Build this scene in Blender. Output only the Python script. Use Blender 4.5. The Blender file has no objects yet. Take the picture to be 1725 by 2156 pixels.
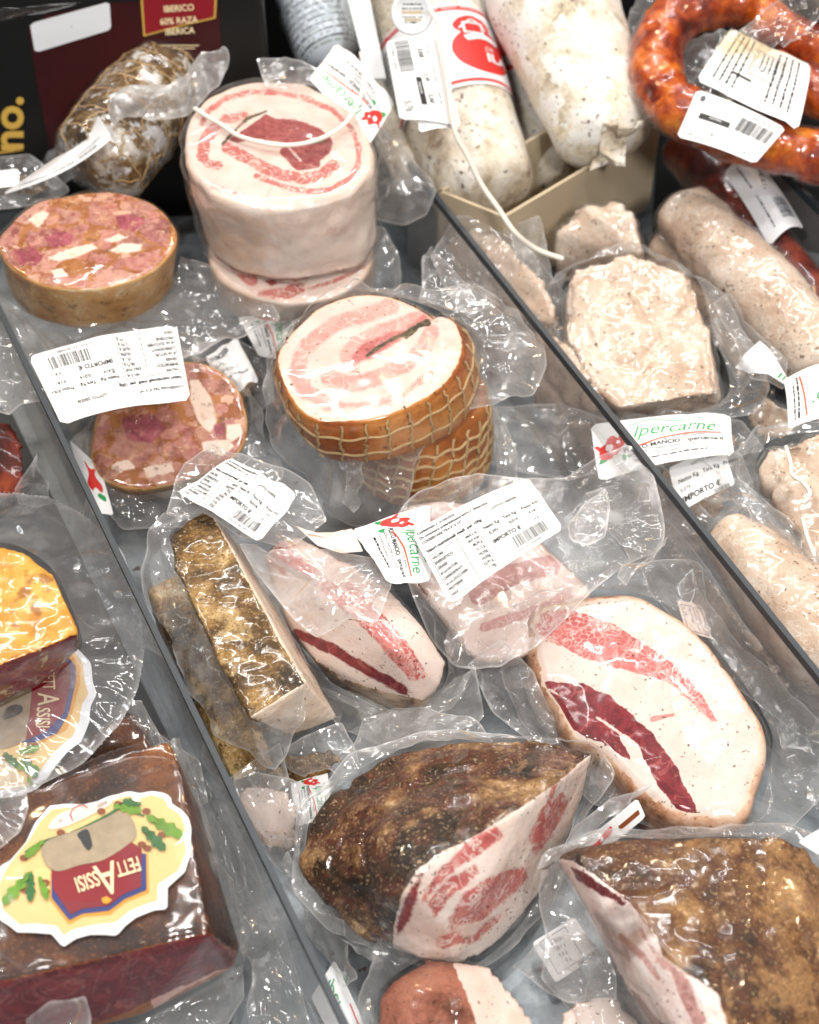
import bpy, bmesh, math, random
import numpy as np
from mathutils import Vector, geometry

# ------------------------------------------------------------------ camera, light, exposure
SC = bpy.context.scene
COL = SC.collection
IW, IH, FPX = 1725.0, 2156.0, 3390.0          # the frame the layout is measured in
PITCH = math.radians(50.0)
CAMZ = 1.04
cam_d = bpy.data.cameras.new('camera')
cam = bpy.data.objects.new('camera', cam_d)
COL.objects.link(cam)
cam.location = (0, 0, CAMZ)
cam.rotation_euler = (math.pi / 2 - PITCH, 0, 0)
cam_d.sensor_fit = 'VERTICAL'
cam_d.sensor_height = 36.0
cam_d.lens = FPX / IH * 36.0
cam_d.clip_start = 0.05
cam_d.clip_end = 50
cam_d.dof.use_dof = True
cam_d.dof.focus_distance = 1.17
cam_d.dof.aperture_fstop = 5.0
SC.camera = cam

world = bpy.data.worlds.new('World')
SC.world = world
world.use_nodes = True
wb = world.node_tree.nodes['Background']
wb.inputs[0].default_value = (1.0, 0.985, 0.96, 1)
wb.inputs[1].default_value = 0.11

def lamp(x, y, z, size, power, col, aim=(0, 1.0, 0.05)):
    d = bpy.data.lights.new('ceiling_spot', 'AREA')
    d.shape = 'DISK'
    d.size = size
    d.energy = power
    d.color = col
    o = bpy.data.objects.new('ceiling_spot', d)
    COL.objects.link(o)
    o.location = (x, y, z)
    o.rotation_euler = (Vector(aim) - Vector((x, y, z))).to_track_quat('-Z', 'Y').to_euler()
    return o
WHITE, WARM, COOL = (1, 0.98, 0.955), (1, 0.72, 0.42), (0.88, 0.94, 1.0)
def strip(x, y, z, ln, wd, power, col, turn=0.0):   # ceiling light strip
    o = lamp(x, y, z, ln, power, col)
    o.data.shape = 'RECTANGLE'; o.data.size_y = wd
    o.name = 'ceiling_strip'
    o.rotation_euler.rotate_axis('Z', turn)
strip(0.35, 1.75, 2.3, 1.3, 0.05, 12.5, WHITE, 0.5)
strip(-0.5, 2.5, 2.4, 1.3, 0.05, 12, WHITE, -0.3)
strip(0.9, 2.9, 2.5, 1.2, 0.05, 10, COOL, 0.2)
strip(-1.0, 1.2, 2.2, 1.0, 0.05, 9, WHITE, 1.2)
lamp(0.15, 1.3, 2.4, 0.08, 8, WHITE)
lamp(0.55, 0.5, 2.5, 0.18, 10, WHITE)
lamp(-0.7, -0.4, 2.3, 0.3, 17, WHITE)
lamp(0.75, -0.7, 1.9, 0.3, 24, WHITE)
lamp(1.5, 0.9, 2.0, 0.10, 5, WARM)
lamp(0.25, 3.0, 2.4, 0.07, 8, WARM)
lamp(-1.6, 2.6, 2.2, 0.07, 7, WARM)

SC.view_settings.view_transform = 'Standard'
SC.view_settings.look = 'None'
SC.view_settings.gamma = 1
SC.view_settings.use_curve_mapping = False
SC.view_settings.exposure = 0.22
cy = SC.cycles
cy.use_denoising = True
cy.max_bounces = 7
cy.transparent_max_bounces = 16
cy.glossy_bounces = 4
cy.transmission_bounces = 4
cy.diffuse_bounces = 2
cy.use_adaptive_sampling = True
cy.adaptive_threshold = 0.02
cy.caustics_reflective = False
cy.caustics_refractive = False
cy.sample_clamp_indirect = 4.0

# ------------------------------------------------------------------ measuring helpers
CP, SP = math.cos(PITCH), math.sin(PITCH)
CAM = np.array([0, 0, CAMZ])
FW, UP, RT = np.array([0, CP, -SP]), np.array([0, SP, CP]), np.array([1.0, 0, 0])

def ray(px, py):
    return FW * FPX + RT * (px - IW / 2) - UP * (py - IH / 2)
def P(px, py, z):
    d = ray(px, py)
    return CAM + d * ((z - CAMZ) / d[2])
def A(pts):
    return np.array([P(*p) for p in pts])
def pix(V):
    R = V - CAM
    f = R @ FW
    return np.stack([IW / 2 + FPX * (R @ RT) / f, IH / 2 - FPX * (R @ UP) / f], 1)
def mpp(p):                                      # metres per layout unit at a point
    return float((np.asarray(p) - CAM) @ FW) / FPX
def plane(p3):
    a, b, c = [P(*p) for p in p3]
    n = np.cross(b - a, c - a)
    n /= np.linalg.norm(n)
    if n @ (CAM - a) < 0: n = -n
    return a, n
def on_plane(pts, pl):
    o, n = pl
    out = []
    for x, y in pts:
        d = ray(x, y)
        out.append(CAM + d * (((o - CAM) @ n) / (d @ n)))
    return np.array(out)

def resample(pts, n, closed, smooth=True):
    p = np.asarray(pts, float)
    if smooth:
        k = len(p); out = []
        rng = range(k) if closed else range(k - 1)
        for i in rng:
            g = (lambda j: p[j % k]) if closed else (lambda j: p[min(max(j, 0), k - 1)])
            p0, p1, p2, p3 = g(i - 1), g(i), g(i + 1), g(i + 2)
            for t in np.linspace(0, 1, 14, endpoint=False):
                out.append(0.5 * (2 * p1 + (p2 - p0) * t + (2 * p0 - 5 * p1 + 4 * p2 - p3) * t * t + (3 * p1 - p0 - 3 * p2 + p3) * t ** 3))
        if not closed: out.append(p[-1])
        p = np.array(out)
    q = np.vstack([p, p[:1]]) if closed else p
    L = np.concatenate([[0], np.cumsum(np.linalg.norm(np.diff(q, axis=0), axis=1))])
    s = np.linspace(0, L[-1], n + 1)[:-1] if closed else np.linspace(0, L[-1], n)
    return np.stack([np.interp(s, L, q[:, d]) for d in range(q.shape[1])], 1)

def hsh(ix, iy, iz, seed):
    h = (ix * 374761393 + iy * 668265263 + iz * 2147483647 + seed * 974711) & 0xffffffff
    h = ((h ^ (h >> 13)) * 1274126177) & 0xffffffff
    h = ((h ^ (h >> 16)) * 2246822519) & 0xffffffff
    return ((h ^ (h >> 15)) & 0xffffff) / float(0xffffff)
def vn(Pn, sc, seed=0, smooth=True):             # value noise 0..1, points n x 3
    q = Pn * sc + 1000.0
    i = np.floor(q).astype(np.int64); f = q - i
    if smooth: f = f * f * (3 - 2 * f)
    r = 0
    for a in (0, 1):
        for b in (0, 1):
            for c in (0, 1):
                w = (f[:, 0] if a else 1 - f[:, 0]) * (f[:, 1] if b else 1 - f[:, 1]) * (f[:, 2] if c else 1 - f[:, 2])
                r = r + w * hsh(i[:, 0] + a, i[:, 1] + b, i[:, 2] + c, seed)
    return r
def fbm(Pn, sc, seed=0, o=3):
    return sum(vn(Pn, sc * 2 ** k, seed + k) * 0.5 ** k for k in range(o)) / sum(0.5 ** k for k in range(o)) - 0.5
def tri(q, seed):                                # piecewise-linear facets on a triangle lattice
    s = (q[:, 0] + q[:, 1]) * 0.3660254
    u, v = q[:, 0] + s + 500, q[:, 1] + s + 500
    i, j = np.floor(u).astype(np.int64), np.floor(v).astype(np.int64)
    a, b = u - i, v - j
    z = np.zeros_like(i)
    h00, h10, h01, h11 = hsh(i, j, z, seed), hsh(i + 1, j, z, seed), hsh(i, j + 1, z, seed), hsh(i + 1, j + 1, z, seed)
    lo = a >= b
    return np.where(lo, h00 + (h10 - h00) * a + (h11 - h10) * b, h00 + (h01 - h00) * b + (h11 - h01) * a) - 0.5
def crumple(xy, sc, seed):                       # sheet folds, about -0.5..0.5
    p3 = np.c_[xy, np.zeros(len(xy))]
    w = np.stack([vn(p3, sc * 0.8, seed + 7), vn(p3, sc * 0.8, seed + 8)], 1) / sc * 0.9
    q = (xy + w) * sc
    return tri(q, seed) + 0.4 * tri(q * 2.3, seed + 1)

def sdf(X, kind, pts, w=0.0):                    # signed distance (layout units), positive inside
    p = np.asarray(pts, float)
    q = np.roll(p, -1, 0) if kind == 'p' else p[1:]
    p0 = p if kind == 'p' else p[:-1]
    d = np.full(len(X), 1e9); ins = np.zeros(len(X), bool)
    for a, b in zip(p0, q):
        e = b - a
        t = np.clip(((X - a) @ e) / max(e @ e, 1e-9), 0, 1)
        d = np.minimum(d, np.linalg.norm(X - a - t[:, None] * e, axis=1))
        if kind == 'p':
            c = ((a[1] > X[:, 1]) != (b[1] > X[:, 1]))
            if abs(b[1] - a[1]) > 1e-9:
                ins ^= c & (X[:, 0] < (b[0] - a[0]) * (X[:, 1] - a[1]) / (b[1] - a[1]) + a[0])
    return np.where(ins, d, -d) if kind == 'p' else w - d

# ------------------------------------------------------------------ objects
def thing(name, label, cat, at, group=None):
    o = bpy.data.objects.new(name, None)
    COL.objects.link(o)
    o.empty_display_size = 0.02
    o.location = tuple(at)
    o['label'] = label; o['category'] = cat
    if group: o['group'] = group
    return o
def mk(name, V, Fc, mat, parent=None, attrs=None, smooth=True, label=None):
    V = np.asarray(V, float)
    if parent is not None: V = V - np.array(parent.location)
    me = bpy.data.meshes.new(name)
    me.from_pydata(V.tolist(), [], [tuple(f) for f in Fc])
    if attrs:
        for k, a in attrs.items():
            at = me.attributes.new(k, 'FLOAT', 'POINT')
            at.data.foreach_set('value', np.asarray(a, np.float32))
    if smooth: me.polygons.foreach_set('use_smooth', [True] * len(me.polygons))
    me.materials.append(mat)
    me.update()
    o = bpy.data.objects.new(name, me)
    COL.objects.link(o)
    if parent is not None: o.parent = parent
    if label: o['label'] = label
    return o
def tag(o, label=None, cat=None, kind=None, group=None):
    for k, v in (('label', label), ('category', cat), ('kind', kind), ('group', group)):
        if v: o[k] = v
    return o
def grid_faces(nr, nc, closed=True):
    i = np.arange(nr - 1)[:, None]; j = np.arange(nc if closed else nc - 1)[None]
    j2 = (j + 1) % nc
    return np.stack([i * nc + j, i * nc + j2, (i + 1) * nc + j2, (i + 1) * nc + j], -1).reshape(-1, 4)
def marks(V, on, strokes):
    """strokes: {'lean': [(kind, pts, halfwidth), ...]} drawn where the cut face is; value in mm, positive inside"""
    out = {}
    X = pix(V)
    k = mpp(V.mean(0)) * 1000
    for key in ('lean', 'dark', 'herb'):
        if strokes and key in strokes:
            d = np.full(len(V), -1e3)
            for s in strokes[key]: d = np.maximum(d, sdf(X, *s))
            out[key] = np.where(on > 0.5, d * k, -50)
        else: out[key] = np.full(len(V), -50.0)
    return out

LAST = {}
def loaf(name, mat, parent, outline, pl, bot, bscale=1.0, bulge=0.0, edge=0.004, dome=0.0, disp=0.001, dsc=60,
         strokes=None, N=220, R=46, M=26, seed=1, smooth=True):
    """a solid whose cut face has this outline on a plane and whose body runs back to `bot`"""
    pl = plane(pl)
    ring = resample(on_plane(outline, pl), N, True, smooth)
    c = ring.mean(0); n = pl[1]
    ext = P(*bot) - c
    e = ext / np.linalg.norm(ext)
    rows, face, sv = [], [], []
    rad = np.linalg.norm(ring - c, axis=1).mean()
    fi = 1 - edge / rad
    for s in np.linspace(0.004, fi, R):
        rows.append(c + (ring - c) * s + n * dome * (1 - s * s)); face.append(1); sv.append(0)
    for a in np.linspace(0, math.pi / 2, 6)[1:]:
        s = fi + (1 - fi) * math.sin(a)
        rows.append(c + (ring - c) * s + e * edge * (1 - math.cos(a))); face.append(1 - math.sin(a)); sv.append(edge * (1 - math.cos(a)))
    L = np.linalg.norm(ext)
    for t in np.linspace(edge / L, 1, M)[1:]:
        s = 1 + (bscale - 1) * t + bulge * math.sin(math.pi * t)
        rows.append(c + (ring - c) * s + ext * t); face.append(0); sv.append(L * t)
    for s in (0.97, 0.8, 0.4, 0.01):
        rows.append(c + (ring - c) * s * bscale + ext * (1 + (1 - s) * 0.03)); face.append(0); sv.append(L)
    V = np.vstack(rows); nr = len(rows)
    fa = np.repeat(face, N)
    F = grid_faces(nr, N)
    nrm = vnormals(V, F)
    amp = np.where(fa > 0.5, 0.35, 1.0) * disp
    V = V + nrm * (fbm(V, dsc, seed) * 2 * amp)[:, None]
    at = marks(V, fa, strokes)
    at['face'] = fa
    at['rim'] = np.repeat(np.array([np.linalg.norm(r - c, axis=1).mean() / rad if f > 0.5 else 1.2 for r, f in zip(rows, face)]), N)
    o = mk(name, V, F, mat, parent, at)
    LAST[o.name] = (V, F, vnormals(V, F), rows, N, ext, c)
    return o
def vnormals(V, F):
    n = np.zeros_like(V)
    F = np.asarray(F)
    a = np.cross(V[F[:, 2]] - V[F[:, 0]], V[F[:, -1]] - V[F[:, 1]]) if F.shape[1] == 4 else np.cross(V[F[:, 1]] - V[F[:, 0]], V[F[:, 2]] - V[F[:, 0]])
    for k in range(F.shape[1]): np.add.at(n, F[:, k], a)
    n /= np.maximum(np.linalg.norm(n, axis=1), 1e-12)[:, None]
    c = V.mean(0)
    if ((V - c) * n).sum() < 0: n = -n
    return n

def hull(name, mat, parent, pts, voxel=0.0022, it=3, disp=0.0015, dsc=60, cuts=(), strokes=None, seed=1, extra=None, tol=0.004, ridge=0.0, facepoly=None):
    """a lump of meat: solid of these corner points, softened; cuts = planes (three corners each) that are smooth cut faces"""
    W = A(pts)
    if extra is not None: W = np.vstack([W, extra])
    bm = bmesh.new()
    for w in W: bm.verts.new(w)
    r = bmesh.ops.convex_hull(bm, input=bm.verts)
    bmesh.ops.delete(bm, geom=[v for v in bm.verts if not v.link_faces], context='VERTS')
    me = bpy.data.meshes.new('t'); bm.to_mesh(me); bm.free()
    o = bpy.data.objects.new('t', me); COL.objects.link(o)
    m = o.modifiers.new('r', 'REMESH'); m.mode = 'VOXEL'; m.voxel_size = voxel
    s = o.modifiers.new('s', 'SMOOTH'); s.factor = 0.5; s.iterations = it
    dg = bpy.context.evaluated_depsgraph_get()
    ev = o.evaluated_get(dg); m2 = ev.to_mesh()
    V = np.empty(len(m2.vertices) * 3); m2.vertices.foreach_get('co', V); V = V.reshape(-1, 3)
    F = [tuple(p.vertices) for p in m2.polygons]
    ev.to_mesh_clear(); bpy.data.objects.remove(o); bpy.data.meshes.remove(me)
    F = np.array([f if len(f) == 4 else (f[0], f[1], f[2], f[2]) for f in F])
    nrm = vnormals(V, F)
    fa = np.zeros(len(V))
    for cpl in cuts:
        q, n = plane(cpl)
        d = np.abs((V - q) @ n)
        al = np.abs(nrm @ n)
        fa = np.maximum(fa, np.clip(1.6 - d / tol, 0, 1) * np.clip((al - 0.55) * 4, 0, 1))
    if facepoly is not None:                     # the knife cut, outlined where it meets the rind
        fa = np.clip(.5 + sdf(pix(V), 'p', facepoly) / 8, 0, 1) * np.clip((nrm * (CAM - V)).sum(1) * 20, 0, 1)
    rg = 1 - np.clip(np.abs(vn(V + fbm(V, 30, seed + 9)[:, None] * .03, dsc * .9, seed + 5) - .5) * 9, 0, 1)
    V = V + nrm * ((fbm(V, dsc, seed) * 2 - ridge * rg) * disp * np.where(fa > 0.5, 0.3, 1.0))[:, None]
    at = marks(V, fa, strokes)
    at['face'] = fa
    at['rim'] = np.where(fa > 0.5, 0.5, 1.2)
    o = mk(name, V, [tuple(f) if f[2] != f[3] else tuple(f[:3]) for f in F], mat, parent, at)
    LAST[o.name] = (V, F, vnormals(V, F), None, 0, None, V.mean(0))
    return o

def tube(name, mat, parent, path, radii, N=56, L=110, disp=0.001, dsc=70, seed=1, cap=0.8, flat=1.0, world=False):
    """path of (px,py,z) with radii in metres; rounded ends"""
    p = np.asarray(path, float) if world else A(path)
    k = len(p)
    c = resample(p, L, False)
    t = np.linspace(0, 1, L)
    # radius follows the path's own stations
    st = np.concatenate([[0], np.cumsum(np.linalg.norm(np.diff(p, axis=0), axis=1))]); st /= st[-1]
    r = np.interp(t, st, radii)
    ln = np.linalg.norm(np.diff(c, axis=0), axis=1).sum()
    if cap:
        for i, tt in enumerate(t):
            for dd, r0 in ((tt * ln, radii[0]), ((1 - tt) * ln, radii[-1])):
                x = min(dd / (r0 * cap), 1)
                r[i] *= math.sqrt(max(1 - (1 - x) ** 2, 0.0004)) if x < 1 else 1
    T = np.gradient(c, axis=0); T /= np.linalg.norm(T, axis=1)[:, None]
    u = np.cross(T, [0, 0, 1.0]); u /= np.maximum(np.linalg.norm(u, axis=1), 1e-9)[:, None]
    w = np.cross(u, T)
    an = np.linspace(0, 2 * math.pi, N, endpoint=False)
    V = (c[:, None] + r[:, None, None] * (np.cos(an)[None, :, None] * u[:, None] + np.sin(an)[None, :, None] * w[:, None] * flat)).reshape(-1, 3)
    F = grid_faces(L, N)
    nr = vnormals(V, F)
    if disp: V = V + nr * (fbm(V, dsc, seed) * 2 * disp)[:, None]
    at = {'lean': np.full(len(V), -50.0), 'dark': np.full(len(V), -50.0), 'herb': np.full(len(V), -50.0), 'face': np.zeros(len(V)),
          'rim': np.full(len(V), 1.2)}
    o = mk(name, V, np.vstack([F]).tolist() + [list(range(N))[::-1], list(range((L - 1) * N, L * N))], mat, parent, at)
    LAST[o.name] = (V, F, vnormals(V, F), None, N, None, V.mean(0))
    return o
def cord(name, mat, parent, paths, r, N=8, step=0.003):
    """thin round strings, one mesh"""
    VV, FF, b = [], [], 0
    for p in paths:
        p = np.asarray(p, float)
        ln = np.linalg.norm(np.diff(p, axis=0), axis=1).sum()
        L = max(int(ln / step), 6)
        c = resample(p, L, False)
        T = np.gradient(c, axis=0); T /= np.maximum(np.linalg.norm(T, axis=1), 1e-9)[:, None]
        u = np.cross(T, [0.13, 0.21, 0.97]); u /= np.linalg.norm(u, axis=1)[:, None]
        w = np.cross(u, T)
        an = np.linspace(0, 2 * math.pi, N, endpoint=False)
        V = (c[:, None] + r * (np.cos(an)[None, :, None] * u[:, None] + np.sin(an)[None, :, None] * w[:, None])).reshape(-1, 3)
        VV.append(V); FF += (grid_faces(L, N) + b).tolist(); b += len(V)
    return mk(name, np.vstack(VV), FF, mat, parent)

def shell(src, parent, mat, off=0.0012, amp=0.004, sc=22, seed=3, name='vacuum_film', keep=None):
    """the film drawn tight over a piece: its skin again, a little out, with bridging folds"""
    V, F, n = LAST[src.name][:3]
    w = np.stack([vn(V, sc * .8, seed + k) for k in (11, 12, 13)], 1) / sc * 1.3
    r = np.abs(vn(V + w, sc, seed, False) - 0.5) * 2
    r2 = np.abs(vn(V + w, sc * 2.3, seed + 4, False) - 0.5) * 2
    d = off + amp * 0.45 * (np.clip(1 - r * 1.6, 0, 1) ** 1.4 + 0.15 * np.clip(1 - r2 * 1.8, 0, 1) ** 1.4)
    V2 = V + n * d[:, None]
    FF = [tuple(f) if len(f) < 4 or f[2] != f[3] else tuple(f[:3]) for f in F.tolist()]
    return mk(name, V2, FF, mat, parent, {'edge': np.clip(d / (off + amp * 0.45) - 0.45, 0, 1) * 0.06})

def film(parent, outer, inner=None, mat=None, amp=0.006, sc=28, seed=1, N=220, R=44, lift=0.0, name='film_skirt', smooth=True, edge_w=0.0008, closed=True, z_in=None, pleat=.0035):
    """bag film between the piece (inner, or one centre point) and the bag's own edge (outer)"""
    o = resample(A(outer), N, closed, False)
    for _ in range(5):
        q = (np.roll(o, 1, 0) + 2 * o + np.roll(o, -1, 0)) / 4
        if not closed: q[0], q[-1] = o[0], o[-1]
        o = q
    if inner is None:
        i_ = np.repeat(o.mean(0)[None], N, 0)
        if z_in is not None: i_[:, 2] += z_in
    elif len(inner) == 1: i_ = np.repeat(A(inner), N, 0)
    else:
        i_ = resample(A(inner), N, closed)
        if closed:
            a = np.array([np.linalg.norm(np.roll(i_, -k, 0) - o, axis=1).sum() for k in range(0, N, 2)])
            b = np.array([np.linalg.norm(np.roll(i_[::-1], -k, 0) - o, axis=1).sum() for k in range(0, N, 2)])
            i_ = np.roll(i_, -2 * int(a.argmin()), 0) if a.min() < b.min() else np.roll(i_[::-1], -2 * int(b.argmin()), 0)
    v = np.linspace(0.01 if inner is None or len(inner) == 1 else 0, 1, R)
    V = (i_[None] * (1 - v)[:, None, None] + o[None] * v[:, None, None])
    V[:, :, 2] += (lift * np.sin(v * math.pi))[:, None]
    ln = np.linalg.norm(o - i_, axis=1)
    V = V.reshape(-1, 3); F = grid_faces(R, N, closed)
    n = vnormals(V, F)
    c = V.mean(0)
    if (n @ np.array([0, 0, 1.0])).sum() < 0: n = -n
    # sheet coordinates from the best-fitting plane
    _, _, vt = np.linalg.svd(V - c, full_matrices=False)
    xy = (V - c) @ vt[:2].T
    fade = np.repeat(np.minimum(1, np.minimum(v * 5 + (0 if inner is not None and len(inner) > 1 else 1), 1)), N)
    V = V + n * ((crumple(xy, sc * 1.25, seed) * 1.5 + crumple(xy, sc * 2.6, seed + 31) * 0.12) * amp * fade)[:, None] + np.c_[np.zeros((len(V), 2)), fbm(V, sc * 0.45, seed + 3) * 0.6 * amp * fade]
    arc = np.concatenate([[0], np.cumsum(np.linalg.norm(np.diff(o, axis=0), axis=1))])
    pl = np.c_[np.tile(arc, R) / 0.022, np.repeat(v, N) * 1.3]
    rag = np.tile(np.clip(ln / 0.03, .25, 1), R)
    V = V + n * (crumple(pl, 1.0, seed + 50) * 2 * pleat * (np.clip(np.repeat(v, N) * 1.6 - .5, 0, 1) if inner is None or len(inner) == 1 else 1) * rag * fade * np.sin(np.clip(np.repeat(v, N) * 1.15, 0, 1) * math.pi * .75 + .3))[:, None]
    dist = (1 - np.repeat(v, N)) * np.tile(ln, R)
    e = np.exp(-dist / edge_w) * (1 if closed else 1)
    band = np.where(dist < 0.008, 0.05, 0.0)
    cr = np.clip(0.4 - np.abs(crumple(xy, sc * 1.25, seed + 20)) * 6, 0, 1) * 0.16
    ob = mk(name, V, F.tolist(), mat or M['film'], parent, {'edge': np.clip(e * 0.55 + band + cr, 0, 1)})
    LAST[ob.name] = (V, F, n, None, N, None, c)
    return ob

def rope(name, mat, path, r):
    p = np.asarray(path, float)
    c = resample(p, 320, False)
    ln = np.concatenate([[0], np.cumsum(np.linalg.norm(np.diff(c, axis=0), axis=1))])
    T = np.gradient(c, axis=0); T /= np.linalg.norm(T, axis=1)[:, None]
    u = np.cross(T, [0.13, 0.21, 0.97]); u /= np.linalg.norm(u, axis=1)[:, None]; w = np.cross(u, T)
    ps = []
    for k in range(3):
        an = ln / 0.009 * 2 * math.pi + k * 2.094
        ps.append(c + r * .5 * (np.cos(an)[:, None] * u + np.sin(an)[:, None] * w))
    return cord(name, mat, None, ps, r * .62, 7, .0012)
# ------------------------------------------------------------------ materials
def lin(h):
    if not isinstance(h, str): return tuple(h) + ((1,) if len(h) == 3 else ())
    v = [int(h[i:i + 2], 16) / 255 for i in (0, 2, 4)]
    return tuple(x / 12.92 if x <= 0.04045 else ((x + 0.055) / 1.055) ** 2.4 for x in v) + (1,)
class G:
    def __init__(s, name):
        s.m = bpy.data.materials.new(name); s.m.use_nodes = True
        s.t = s.m.node_tree; s.t.nodes.clear()
        s.out = s.t.nodes.new('ShaderNodeOutputMaterial')
        s.co = s.t.nodes.new('ShaderNodeTexCoord').outputs['Object']
    def nd(s, ty, ins=None, **pr):
        n = s.t.nodes.new('ShaderNode' + ty)
        for k, v in pr.items(): setattr(n, k, v)
        for k, v in (ins or {}).items():
            k2 = n.inputs[k]
            if isinstance(v, bpy.types.NodeSocket): s.t.links.new(v, k2)
            elif isinstance(v, (tuple, list)) and k2.type == 'RGBA': k2.default_value = lin(v)
            elif isinstance(v, str): k2.default_value = lin(v)
            else: k2.default_value = v
        return n
    def noise(s, sc, det=3, rough=0.55, dist=0.0, vec=None):
        return s.nd('TexNoise', {'Vector': vec or s.co, 'Scale': sc, 'Detail': det, 'Roughness': rough, 'Distortion': dist}).outputs['Fac']
    def voro(s, sc, feature='F1', out='Distance', rnd=1.0, vec=None):
        return s.nd('TexVoronoi', {'Vector': vec or s.co, 'Scale': sc, 'Randomness': rnd}, feature=feature).outputs[out]
    def attr(s, n): return s.nd('Attribute', attribute_name=n).outputs['Fac']
    def ma(s, op, a, b=0.0, c=0.0):
        return s.nd('Math', {0: a, 1: b, 2: c}, operation=op).outputs[0]
    def step(s, x, lo, hi, a=0.0, b=1.0):
        return s.nd('MapRange', {'Value': x, 'From Min': lo, 'From Max': hi, 'To Min': a, 'To Max': b}, interpolation_type='SMOOTHSTEP').outputs[0]
    def mix(s, f, a, b, mode='MIX'):
        n = s.nd('Mix', data_type='RGBA', blend_type=mode)
        for k, v in ((0, f), (6, a), (7, b)):
            k2 = n.inputs[k]
            if isinstance(v, bpy.types.NodeSocket): s.t.links.new(v, k2)
            else: k2.default_value = v if k == 0 else lin(v)
        return n.outputs[2]
    def ramp(s, f, stops):
        n = s.nd('ValToRGB', {'Fac': f}); r = n.color_ramp
        while len(r.elements) < len(stops): r.elements.new(0.5)
        for e, (p, c) in zip(r.elements, stops): e.position = p; e.color = lin(c)
        return n.outputs['Color']
    def warp(s, amt, sc):
        n = s.nd('TexNoise', {'Vector': s.co, 'Scale': sc, 'Detail': 2.0})
        return s.nd('VectorMath', {0: s.co, 1: s.nd('VectorMath', {0: n.outputs['Color'], 1: (amt, amt, amt)}, operation='MULTIPLY').outputs[0]}, operation='ADD').outputs[0]
    def bump(s, h, dist, st=1.0, n=None):
        d = {'Height': h, 'Distance': dist, 'Strength': st}
        if n: d['Normal'] = n
        return s.nd('Bump', d).outputs[0]
    def princ(s, color, rough=0.4, **k):
        d = {'Base Color': color, 'Roughness': rough}
        d.update({a.replace('_', ' '): b for a, b in k.items()})
        p = s.nd('BsdfPrincipled', d)
        s.t.links.new(p.outputs[0], s.out.inputs[0])
        return p
M = {}

def wet(g):                                      # fine crinkle of film drawn against the surface
    b = g.noise(40, 1, 0.5, 0.4)
    return g.bump(b, 0.003, 0.25)

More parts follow.
